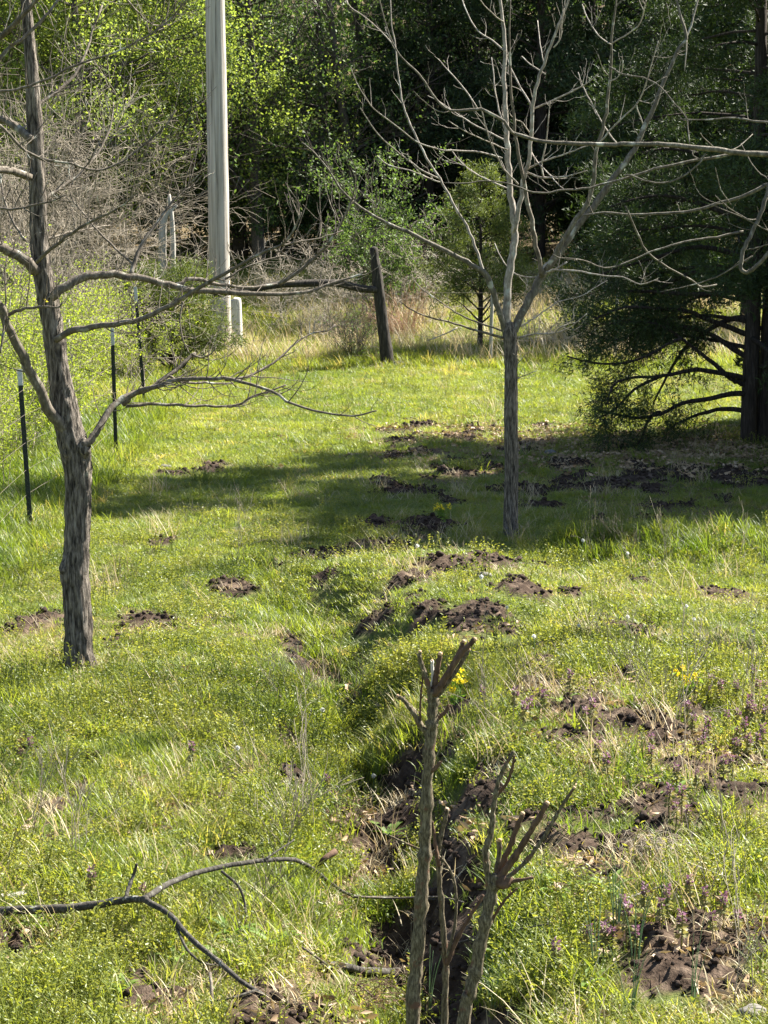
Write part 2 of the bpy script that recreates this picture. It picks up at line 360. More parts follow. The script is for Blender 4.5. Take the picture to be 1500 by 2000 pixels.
# ------------------------------------------------------------------ objects
def thing(name, label, cat, loc=(0, 0, 0), group=None):
    o = bpy.data.objects.new(name, None); COL.objects.link(o); o.empty_display_size = .2
    o.location = tuple(float(c) for c in loc); o['label'] = label; o['category'] = cat
    if group: o['group'] = group
    return o
def part(name, mb, mat, parent, smooth=True, off=None):
    off = tuple(parent.location) if off is None else off
    me = mb.mesh(name, off, smooth); me.materials.append(M[mat])
    o = bpy.data.objects.new(name, me); COL.objects.link(o); o.parent = parent
    return o
def solo(name, mb, mat, label, cat, loc=(0, 0, 0), group=None, smooth=True):
    me = mb.mesh(name, loc, smooth); me.materials.append(M[mat])
    o = bpy.data.objects.new(name, me); COL.objects.link(o); o.location = tuple(float(c) for c in loc)
    o['label'] = label; o['category'] = cat
    if group: o['group'] = group
    return o
def dup(root, loc, rotz=0, scale=1, label=None, group=None):
    def rec(o, par):
        c = o.copy(); COL.objects.link(c); c.parent = par
        for ch in list(o.children): rec(ch, c)
        return c
    r = rec(root, None); r.location = tuple(float(q) for q in loc); r.rotation_euler = (0, 0, rotz)
    r.scale = (scale, scale, scale) if np.isscalar(scale) else scale
    if label: r['label'] = label
    if group: r['group'] = group
    return r
def stuff(o, label, cat):
    o['kind'] = 'stuff'; o['label'] = label; o['category'] = cat; return o

# ------------------------------------------------------------------ ground
def axis(lo, hi, step, far_lo, far_hi, g=1.22, stepf=None):
    c = [lo]
    while c[-1] < hi: c.append(c[-1] + (stepf(c[-1]) if stepf else step))
    s = step if not stepf else stepf(hi)
    while c[-1] < far_hi: s *= g; c.append(c[-1] + s)
    s = step; a = [lo]
    while a[-1] > far_lo: s *= g; a.append(a[-1] - s)
    return np.array(a[:0:-1] + c)
gx = axis(-5.2, 5.2, .036, -420, 420)
gy = axis(7.6, 40, .036, -260, 620, stepf=lambda y: .030 + .0009 * (y - 7.6) * 2)
XX, YY = np.meshgrid(gx, gy); Hh, SM = full_h(XX.ravel(), YY.ravel())
nx, ny = len(gx), len(gy)
gmb = MB(); idx = np.arange(nx * ny).reshape(ny, nx)
gmb.add(np.stack([XX.ravel(), YY.ravel(), Hh], 1), np.stack([idx[:-1, :-1], idx[:-1, 1:], idx[1:, 1:], idx[1:, :-1]], -1).reshape(-1, 4))
gme = gmb.mesh('ground'); at = gme.attributes.new('soil', 'FLOAT', 'POINT'); at.data.foreach_set('value', SM.astype(np.float32))
# needles and dead leaves lie below the big cedar
CED = flat(1465, 868)
lit = sstep(2.6, .6, np.hypot((XX.ravel() - CED[0] + .2) / 1.2, YY.ravel() - CED[1] + .2) + .9 * fbm(XX.ravel() * 1.3, YY.ravel() * 1.3, 3))
lit = np.maximum(lit, .8 * graze(XX.ravel(), YY.ravel()))
lit = np.maximum(lit, .75 * sstep(44, 50, YY.ravel()))
at = gme.attributes.new('litter', 'FLOAT', 'POINT'); at.data.foreach_set('value', lit.astype(np.float32))
m, nt, N, L, P = mk('meadow_ground')
tc = N.new('ShaderNodeNewGeometry')
def nz(scale, det=5):
    n = N.new('ShaderNodeTexNoise'); n.inputs['Scale'].default_value = scale; n.inputs['Detail'].default_value = det; n.inputs['Roughness'].default_value = .65
    L.new(tc.outputs['Position'], n.inputs['Vector']); return n
n1, n2, n3 = nz(1.1), nz(28), nz(9)
ra = ramp(N, [(.3, (.045, .06, .016)), (.5, (.09, .11, .03)), (.72, (.16, .14, .055))]); L.new(n2.outputs[0], ra.inputs[0])
rb = ramp(N, [(.28, (.017, .011, .008)), (.5, (.05, .034, .024)), (.72, (.15, .11, .08))]); L.new(n3.outputs[0], rb.inputs[0])
rc = ramp(N, [(.3, (.05, .032, .02)), (.5, (.13, .085, .055)), (.72, (.30, .215, .14))]); L.new(n2.outputs[0], rc.inputs[0])
a1 = N.new('ShaderNodeAttribute'); a1.attribute_name = 'soil'; a2 = N.new('ShaderNodeAttribute'); a2.attribute_name = 'litter'
mx = N.new('ShaderNodeMix'); mx.data_type = 'RGBA'; L.new(a2.outputs['Fac'], mx.inputs['Factor']); L.new(ra.outputs[0], mx.inputs['A']); L.new(rc.outputs[0], mx.inputs['B'])
mx2 = N.new('ShaderNodeMix'); mx2.data_type = 'RGBA'; L.new(a1.outputs['Fac'], mx2.inputs['Factor']); L.new(mx.outputs['Result'], mx2.inputs['A']); L.new(rb.outputs[0], mx2.inputs['B'])
L.new(mx2.outputs['Result'], P.inputs['Base Color']); P.inputs['Roughness'].default_value = 1; P.inputs['Specular IOR Level'].default_value = .1
bp = N.new('ShaderNodeBump'); bp.inputs['Strength'].default_value = .9; bp.inputs['Distance'].default_value = .03
L.new(n2.outputs[0], bp.inputs['Height']); L.new(bp.outputs[0], P.inputs['Normal'])
gme.materials.append(m)
ground = bpy.data.objects.new('ground', gme); COL.objects.link(ground); ground['kind'] = 'structure'

# ------------------------------------------------------------------ scattered ground cover
SRC = {}
def src(coll, name, mb, mat):
    me = mb.mesh(name, smooth=True); me.materials.append(M[mat]); o = bpy.data.objects.new(name, me)
    if coll not in SRC: SRC[coll] = bpy.data.collections.new(coll)
    SRC[coll].objects.link(o)
def blades(mb, rs_, n, R, h, w, lean=.5, curl=.6, seg=3):
    for k in range(n):
        a = rs_.uniform(0, 6.28); rad = R * math.sqrt(rs_.rand()); p = np.array([rad * math.cos(a), rad * math.sin(a), -.012])
        hh = h * rs_.uniform(.45, 1.15); a2 = rs_.uniform(0, 6.28); ln = rs_.uniform(.1, lean)
        d = np.array([math.cos(a2) * ln, math.sin(a2) * ln, 1.0]); d /= np.linalg.norm(d)
        s = np.array([-math.sin(a2 + rs_.uniform(-.8, .8)), math.cos(a2), 0]); V = []
        c = rs_.uniform(.1, curl)
        for i in range(seg + 1):
            t = i / seg; ww = w * (1 - t ** 2 * .92) * rs_.uniform(.9, 1.1)
            V += [p - s * ww / 2, p + s * ww / 2]
            p = p + d * hh / seg; d = d + np.array([math.cos(a2), math.sin(a2), -.35]) * c; d /= np.linalg.norm(d)
        mb.add(V, [[2 * i, 2 * i + 1, 2 * i + 3, 2 * i + 2] for i in range(seg)])
rg = np.random.RandomState(21)
for k in range(5):
    b = MB(); blades(b, rg, 46, .11, .085, .0055, .8, .6); src('grass_src', 'a_tuft', b, 'grass')      # short turf
for k in range(3):
    b = MB(); blades(b, rg, 34, .08, .19, .006, .5, .45, 4); src('grass_src', 'b_tuft', b, 'grass')     # longer tuft
for k in range(3):   # chickweed mats
    b = MB(); n = 120; a = rg.uniform(0, 6.28, n); r = .11 * np.sqrt(rg.rand(n)); z = rg.uniform(.012, .075, n)
    C = np.stack([r * np.cos(a), r * np.sin(a), z], 1); D = np.stack([np.cos(a * 3), np.sin(a * 3), rg.uniform(-.2, .6, n)], 1)
    leaves(b, C, D, rg.uniform(.009, .019, n), rg.uniform(.006, .011, n), rg); blades(b, rg, 20, .1, .08, .003, .7, .4, 2)
    src('weed_src', 'a_mat', b, 'weedleaf')
for k in range(3):   # leafy weeds with upright stems
    b = MB(); n = 70; C = []; D = []
    for s in range(7):
        a = rg.uniform(0, 6.28); p0 = np.array([.06 * math.cos(a), .06 * math.sin(a), 0]); ln = rg.uniform(.08, .17); dd = np.array([rg.normal(0, .25), rg.normal(0, .25), 1])
        for q in range(10):
            f = (q + 1) / 10; t = rg.uniform(0, 6.28); C.append(p0 + dd * ln * f); D.append([math.cos(t), math.sin(t), .5])
        segs(b, [(*p0, *(p0 + dd * ln), .0022, .0012)])
    leaves(b, np.array(C), np.array(D), rg.uniform(.012, .024, len(C)), rg.uniform(.005, .009, len(C)), rg)
    src('weed_src', 'b_weed', b, 'weedleaf')
for k in range(3):
    b = MB(); blades(b, rg, 26, .12, .13, .0045, 1.6, .5); src('straw_src', 'a_straw', b, 'straw')
for k in range(2):
    b = MB(); blades(b, rg, 22, .12, .32, .004, .7, .25, 4); src('straw_src', 'b_straw', b, 'straw')
for k in range(4):
    b = MB()
    n = 26; V = rg.normal(0, 1, (n, 3)); V /= np.linalg.norm(V, axis=1)[:, None]
    import bmesh
    bm = bmesh.new(); bmesh.ops.create_icosphere(bm, subdivisions=2, radius=1)
    VV = np.array([v.co[:] for v in bm.verts]); FF = [[v.index for v in f.verts] for f in bm.faces]; bm.free()
    VV = VV * (1 + .7 * perlin(VV[:, 0] * 1.7 + k * 9, VV[:, 1] * 1.7 + VV[:, 2] * 2)[:, None] + .6 * perlin(VV[:, 0] * 4 + k, VV[:, 2] * 4 + VV[:, 1] * 3)[:, None]) * np.array([1, .85, .7])
    b.add(VV * .03, FF); src('clod_src', 'clod', b, 'soil')
for k in range(3):
    b = MB(); n = 16; a = rg.uniform(0, 6.28, n); r = .13 * np.sqrt(rg.rand(n))
    leaves(b, np.stack([r * np.cos(a), r * np.sin(a), rg.uniform(.004, .03, n)], 1), np.stack([np.cos(a * 5), np.sin(a * 5), rg.normal(0, .25, n)], 1), rg.uniform(.04, .09, n), rg.uniform(.015, .035, n), rg)
    src('litter_src', 'leaf_pile', b, 'litter')

def scatter(name, coll, X, Y, kind, scl, tint, label, cat, dz=0.0, zs=None):
    h = full_h(X, Y)[0] + dz; n = len(X)
    me = bpy.data.meshes.new(name); me.vertices.add(n); me.vertices.foreach_set('co', np.stack([X, Y, h], 1).ravel())
    def attr(nm, tp, val, key='value'):
        a = me.attributes.new(nm, tp, 'POINT'); a.data.foreach_set(key, np.ascontiguousarray(val).ravel())
    attr('kind', 'INT', kind.astype(np.int32))
    zs = np.ones(n) if zs is None else zs
    attr('scl', 'FLOAT_VECTOR', np.stack([scl, scl, scl * zs], 1).astype(np.float32), 'vector')
    attr('tint', 'FLOAT', tint.astype(np.float32))
    attr('rot', 'FLOAT_VECTOR', np.stack([RS.normal(0, .08, n), RS.normal(0, .08, n), RS.uniform(0, 6.28, n)], 1).astype(np.float32), 'vector')
    o = bpy.data.objects.new(name, me); COL.objects.link(o)
    ng = bpy.data.node_groups.new(name, 'GeometryNodeTree')
    ng.interface.new_socket('Geometry', in_out='INPUT', socket_type='NodeSocketGeometry'); ng.interface.new_socket('Geometry', in_out='OUTPUT', socket_type='NodeSocketGeometry')
    n_ = ng.nodes; l_ = ng.links
    gi = n_.new('NodeGroupInput'); go = n_.new('NodeGroupOutput'); ip = n_.new('GeometryNodeInstanceOnPoints'); ci = n_.new('GeometryNodeCollectionInfo')
    mp_ = n_.new('GeometryNodeMeshToPoints')
    ci.inputs['Collection'].default_value = SRC[coll]; ci.inputs['Separate Children'].default_value = True; ci.inputs['Reset Children'].default_value = True
    def named(nm, tp):
        a = n_.new('GeometryNodeInputNamedAttribute'); a.data_type = tp; a.inputs['Name'].default_value = nm; return a.outputs['Attribute']
    l_.new(gi.outputs[0], mp_.inputs[0]); l_.new(mp_.outputs[0], ip.inputs['Points']); l_.new(ci.outputs[0], ip.inputs['Instance'])
    ip.inputs['Pick Instance'].default_value = True
    l_.new(named('kind', 'INT'), ip.inputs['Instance Index'])
    er = n_.new('FunctionNodeEulerToRotation'); l_.new(named('rot', 'FLOAT_VECTOR'), er.inputs[0]); l_.new(er.outputs[0], ip.inputs['Rotation'])
    l_.new(named('scl', 'FLOAT_VECTOR'), ip.inputs['Scale']); l_.new(ip.outputs[0], go.inputs[0])
    md = o.modifiers.new('scatter', 'NODES'); md.node_group = ng
    return stuff(o, label, cat)

def wedge(y0, y1, dens, margin=1.6, seed=0):
    r_ = np.random.RandomState(seed); W = .19 * y1 + margin
    n = int(2 * W * (y1 - y0) * dens); X = r_.uniform(-W, W, n); Y = r_.uniform(y0, y1, n); k = np.abs(X) < .19 * Y + margin
    return X[k], Y[k]
FENCE_X = -3.05
def scatter_grass():
    Xs, Ys = [], []
    for (a, b, d, s) in ((7, 13, 520, 1), (13, 22, 330, 2), (22, 40, 170, 3), (40, 52, 120, 14)):
        x, y = wedge(a, b, d, seed=s); Xs.append(x); Ys.append(y)
    X = np.concatenate(Xs); Y = np.concatenate(Ys); sm, _ = soil_mask(X, Y)
    sm = np.maximum(sm, np.maximum(.85 * soil_mask(X, Y + .16)[0], .6 * soil_mask(X, Y + .3)[0]))
    thin = sstep(-.55, .1, fbm(X * 1.7 + 3, Y * 1.7, 3)); r = RS.rand(len(X))
    ced = sstep(2.4, .7, np.hypot((X - CED[0]) / 1.2, Y - CED[1]))
    keep = (r > np.maximum(sm * 1.08, .62 * graze(X, Y))) & (RS.rand(len(X)) < .55 + .45 * thin) & (RS.rand(len(X)) > ced * .85)
    X, Y = X[keep], Y[keep]; n = len(X)
    nl = fbm(X * .6, Y * .6 + 20, 3)
    tall = .6 * np.exp(-((Y - 18.3) / .45) ** 2) * sstep(.8, 1.8, X) + sstep(FENCE_X + .55, FENCE_X - .2, X) * (Y > 15) + sstep(34.5, 37.5, Y + .6 * nl + .25 * X * 0)
    d, t, s_ = seg_dist(X, Y, DITCH); tall = tall + .45 * np.exp(-(d / .22) ** 2) * (t < .5) + .25 * np.exp(-(d / .5) ** 2) * (t > .5)
    tall = np.clip(tall, 0, 1)
    longk = RS.rand(n) < .03 + .5 * tall + .10 * (Y < 13)
    kind = np.where(longk, RS.randint(5, 8, n), RS.randint(0, 5, n))
    scl = RS.uniform(.7, 1.25, n) * (1 + .25 * (Y > 22)) * np.where(Y < 13, .9, 1)
    zs = RS.uniform(.7, 1.2, n) * (1 + .3 * tall) * np.where((Y > 14) & (tall < .3), .55, .9)
    big = fbm(X * .35 + 7, Y * .35, 3)
    tint = .36 + .28 * nl + .30 * big + RS.normal(0, .09, n) - .22 * tall * (Y < 30)
    dry = RS.rand(n) < .05; tint = np.where(dry, tint + .55, tint)
    scatter('grass', 'grass_src', X, Y, kind, scl, np.clip(tint, 0, 1), 'bright green spring grass covering the meadow floor', 'grass', zs=zs)
    # weeds
    Xs, Ys = [], []
    for (a, b, d, s) in ((7, 13.6, 200, 4), (13.6, 20, 50, 5), (20, 38, 14, 6)):
        x, y = wedge(a, b, d, seed=s); Xs.append(x); Ys.append(y)
    X = np.concatenate(Xs); Y = np.concatenate(Ys); sm, _ = soil_mask(X, Y)
    sm = np.maximum(sm, np.maximum(.9 * soil_mask(X, Y + .14)[0], .7 * soil_mask(X, Y + .28)[0]))
    cl = fbm(X * 1.1 + 60, Y * 1.1, 3); keep = (RS.rand(len(X)) > np.maximum(sm * .95, .5 * graze(X, Y))) & (RS.rand(len(X)) < .5 + 1.2 * cl)
    X, Y = X[keep], Y[keep]; n = len(X)
    kind = np.where(RS.rand(n) < .6, RS.randint(0, 3, n), RS.randint(3, 6, n))
    scatter('ground_cover_weeds', 'weed_src', X, Y, kind, RS.uniform(.7, 1.4, n), np.clip(.4 + .5 * fbm(X * .8, Y * .8 + 9, 2) + RS.normal(0, .12, n), 0, 1), 'low leafy weeds matted through the grass', 'weeds')
    # straw
    Xs, Ys = [], []
    for (a, b, d, s) in ((7, 14.5, 42, 7), (14.5, 22, 15, 8), (22, 37, 5, 9)):
        x, y = wedge(a, b, d, seed=s); Xs.append(x); Ys.append(y)
    X = np.concatenate(Xs); Y = np.concatenate(Ys); cl = fbm(X * .8 + 30, Y * .8 + 3, 3); keep = RS.rand(len(X)) < .3 + 1.2 * cl + .45 * graze(X, Y)
    X, Y = X[keep], Y[keep]; n = len(X)
    scatter('dead_grass', 'straw_src', X, Y, np.where(RS.rand(n) < .85, RS.randint(0, 3, n), RS.randint(3, 5, n)), RS.uniform(.6, 1.2, n), RS.uniform(0, .8, n), 'dry straw coloured dead grass among the green', 'grass')
    # tall pale rank growth behind the cross fence
    x, y = wedge(36.4, 47, 26, 2, 10); k = (x > -6) ; x, y = x[k], y[k]; n = len(x)
    cl = fbm(x * .7 + 11, y * .5, 2); k = RS.rand(n) < .25 + cl; x, y = x[k], y[k]; n = len(x)
    scatter('rank_dead_grass', 'straw_src', x, y, RS.randint(3, 5, n), RS.uniform(1.2, 2.6, n), RS.uniform(.1, .9, n), 'tall pale dead grass and weeds behind the cross fence', 'grass')
    # clods
    X, Y = wedge(7, 30, 420, .8, 12); sm, _ = soil_mask(X, Y); k = (RS.rand(len(X)) < sm * .75); X, Y = X[k], Y[k]; n = len(X)
    scatter('soil_clods', 'clod_src', X, Y, RS.randint(0, 4, n), np.minimum(RS.lognormal(-1.0, .5, n), 1.1), RS.rand(n), 'dark crumbs of earth on the rooted up patches', 'soil', dz=.006)
    # fallen leaves
    X = np.concatenate([RS.normal(CED[0] - .8, 1.5, 700), RS.normal(1.6, 1.0, 160)]); Y = np.concatenate([RS.normal(CED[1] - .6, 1.1, 700), RS.normal(27, .7, 160)])
    x, y = wedge(7, 14, 9, .8, 13); X = np.concatenate([X, x]); Y = np.concatenate([Y, y]); n = len(X)
    scatter('leaf_litter', 'litter_src', X, Y, RS.randint(0, 3, n), RS.uniform(.6, 1.1, n), RS.uniform(0, .8, n), 'brown fallen leaves and needles under the cedar', 'leaf litter')
scatter_grass()

# ------------------------------------------------------------------ traced bare trees
def trace(pts, y0, y1, h0, h1, curve=0.0):
    """photo polyline -> xyz r with depth running y0..y1 along the limb, half width h0..h1 px"""
    n = len(pts); out = []
    ds = np.concatenate([[0], np.cumsum([math.hypot(pts[i + 1][0] - pts[i][0], pts[i + 1][1] - pts[i][1]) for i in range(n - 1)])]); ds = ds / ds[-1]
    for i, p in enumerate(pts):
        t = ds[i]; y = y0 + (y1 - y0) * t; q = aty(p[0], p[1], y)
        hw = p[2] if len(p) > 2 else h0 + (h1 - h0) * t
        out.append((*q, hw * y / F))
    return out
def limb(parent, pts, y0, y1, h0, h1, mat, seed=0, twigs=0, tl=(.08, .3), tr=.004, sides=7):
    mb = MB(); P = trace(pts, y0, y1, h0, h1)
    tube(mb, P, sides=sides if h0 > 3 else 5, per=3, jit=.28 if h0 < 6 else .14, seed=seed, ridge=.14 if h0 > 5 else 0)
    r_ = np.random.RandomState(seed + 100); C = catmull(P, 4); out = []; tips = []
    for k in range(twigs):
        i = r_.randint(len(C) // 5, len(C) - 1); d = C[i + 1][:3] - C[i][:3]; d /= np.linalg.norm(d) + 1e-9
        s = np.cross(d, r_.normal(0, 1, 3)); s /= np.linalg.norm(s); nd = d * .6 + s * .8 + np.array([0, 0, .25])
        grow(r_, C[i][:3], nd, r_.uniform(*tl), min(C[i][3] * .55, tr), 1, out, tips, up=.14, wander=.16, nseg=5, kids=(0, 2), rmin=.0013)
    if out: segs(mb, out, 4)
    return part('branch', mb, mat, parent)

# --- left tree, thick leaning trunk
B = gnd(155, 1308); DL = B[1]
tl_ = thing('bare_tree', 'bare tree with thick furrowed leaning trunk forking low, beside the wire fence', 'tree', B)
TP = [(157, 1328, 46), (155, 1306, 35), (152, 1260, 28), (152, 1200, 27), (149, 1150, 28), (146, 1112, 29), (150, 1075, 26), (152, 1000, 24.5), (152, 940, 25), (149, 900, 28), (143, 868, 30), (134, 830, 28), (124, 780, 25),
      (113, 720, 22), (106, 660, 21), (96, 600, 20), (86, 550, 19), (79, 500, 18), (75, 440, 17), (72, 350, 16), (68, 250, 15), (62, 150, 13), (55, 60, 11), (50, 0, 10), (44, -90, 9), (50, -200, 7), (45, -330, 4), (52, -430, 2)]
mb = MB(); tube(mb, trace(TP, DL, DL + .1, 0, 0), sides=44, per=8, ridge=.17, rk=(30, 7), seed=2)
for (u, v, r0) in ((122, 1110, 16), (170, 876, 15), (140, 884, 13)):   # burl and branch collars
    c = aty(u + 8 if u < 130 else u - 6, v, DL - .02); rr = r0 * DL / F
    tube(mb, [(*(c + [0, 0, -rr * 1.3]), rr * .3), (*(c + [0, 0, -.6 * rr]), rr * .8), (*c, rr), (*(c + [0, 0, .6 * rr]), rr * .8), (*(c + [0, 0, rr * 1.4]), rr * .3)], sides=14, per=3, ridge=.3, rk=(8, 20), seed=5)
part('trunk', mb, 'bark_l', tl_)
LB = [  # points, depth start/end, half width, twigs
 ([(140, 858), (120, 832), (100, 808), (76, 760), (55, 715), (30, 662), (10, 622), (4, 600), (-25, 560), (-40, 500)], 0, -.5, 12, 7, 3),
 ([(8, 618), (30, 607), (60, 601), (85, 599), (115, 600), (122, 590)], -.3, -.5, 4, 1.5, 3),
 ([(160, 868), (178, 858), (190, 842), (212, 803), (240, 778), (265, 768), (287, 762), (312, 745), (340, 726), (362, 706), (382, 690)], -.05, .5, 8, 3.5, 6),
 ([(240, 790), (265, 768), (300, 755), (350, 742), (420, 738), (470, 745), (530, 765), (575, 790), (630, 806), (690, 812), (735, 802)], .1, -.5, 5, 1.5, 7),
 ([(246, 793), (290, 789), (345, 791), (400, 793), (460, 792), (490, 776), (520, 766), (558, 752)], .15, .4, 3.6, 1.6, 5),
 ([(330, 735), (350, 745), (400, 748), (455, 749)], .3, .6, 3, 1.8, 2),
 ([(440, 742), (480, 737), (510, 722), (545, 700), (580, 668), (612, 650), (640, 646), (655, 634)], -.15, .4, 3, 1.4, 4),
 ([(100, 582), (118, 566), (150, 548), (185, 538), (215, 535), (250, 540), (300, 549), (345, 560), (382, 568), (440, 570), (500, 574), (560, 574), (605, 569), (640, 556), (690, 541), (715, 530)], -.05, .5, 9.5, 2, 8),
 ([(345, 556), (378, 546), (430, 556), (480, 562), (530, 556), (575, 549)], .2, .7, 4.5, 2, 2),
 ([(108, 664), (133, 649), (165, 642), (200, 635), (240, 630), (265, 627), (300, 612), (340, 592), (368, 575), (402, 554), (440, 534), (480, 510), (520, 490), (552, 477), (572, 452), (588, 415)], -.08, -.7, 7, 1.8, 8),
 ([(548, 479), (580, 473), (615, 467), (648, 458), (670, 450)], -.6, -.4, 2.2, 1.2, 2),
 ([(440, 545), (480, 522), (520, 508), (556, 499)], -.4, -.2, 2.4, 1.2, 2),
 ([(545, 556), (580, 532), (612, 506), (640, 478), (664, 440), (680, 408), (691, 386)], .3, .1, 3.6, 2, 4),
 ([(256, 540), (264, 507), (285, 465), (310, 430), (338, 393), (362, 372), (380, 362)], .1, .5, 4.6, 2, 5),
 ([(258, 516), (228, 487), (192, 452), (166, 420), (145, 395), (135, 370)], .15, .6, 2.6, 1.3, 3),
 ([(357, 588), (352, 620), (354, 650), (362, 675), (372, 692)], .2, .1, 1.8, 1.2, 1),
 ([(374, 692), (395, 698), (412, 690), (422, 678)], .45, .5, 2.2, 1.3, 1),
 ([(70, 530), (45, 506), (20, 491), (0, 481), (-40, 466), (-90, 440)], 0, -.3, 12, 8, 2),
 ([(60, 272), (36, 252), (12, 236), (-20, 226), (-70, 190)], 0, .3, 9, 6, 2),
 ([(58, 345), (22, 334), (-10, 330), (-50, 315)], 0, -.4, 8, 6, 1),
 ([(-30, 182), (5, 178), (45, 172), (90, 156), (150, 126), (220, 105), (270, 80), (312, 55), (350, 18), (385, -30)], -.5, -.9, 3, 1.3, 8),
 ([(-20, 236), (0, 246), (30, 276), (60, 300), (90, 313), (140, 320), (190, 333), (240, 315), (285, 280), (322, 248), (344, 215)], -.6, -.3, 3.2, 1.3, 8),
 ([(-15, 85), (12, 62), (32, 42), (58, 16), (85, -20)], -.3, -.5, 6, 4, 2),
 ([(-15, 130), (18, 92), (52, 70), (88, 32), (118, -8), (150, -60)], -.4, -.2, 4, 2, 3),
 ([(230, -30), (245, -4), (270, 25), (300, 49), (332, 48)], -.8, -.6, 2.2, 1.2, 2),
 ([(-10, 404), (20, 408), (50, 405), (75, 399), (100, 394), (128, 380)], -.35, -.5, 3, 1.4, 2),
 ([(72, 512), (100, 485), (128, 465), (170, 437), (230, 408), (262, 384)], -.1, -.7, 4, 1.5, 5),
 ([(76, 470), (110, 462), (140, 452), (170, 448), (215, 440)], .1, .7, 3, 1.3, 3),
 ([(66, 420), (100, 378), (150, 345), (190, 300), (215, 250), (222, 200)], .1, .9, 4, 1.3, 6),
 ([(62, 220), (95, 190), (130, 165), (165, 110), (180, 60), (200, 10)], .1, .7, 4, 1.5, 6),
 ([(50, 470), (30, 440), (10, 395), (2, 350), (-10, 300)], .1, .6, 3, 1.4, 3),
 ([(0, 690), (5, 660), (12, 580), (8, 540), (14, 500)], -.4, -.3, 2.5, 1.2, 3)]
for i, (p, a, b, h0, h1, tw) in enumerate(LB):
    limb(tl_, p, DL + a, DL + b, h0, h1, 'limb', seed=i, twigs=int(tw * 3.2), tl=(.1, .42), tr=.0042)
mb = MB(); c = aty(88, 588, DL - .12); leaves(mb, np.array([c] * 5), RS.normal(0, 1, (5, 3)), .022, .013, RS); part('leaf', mb, 'yellow', tl_)

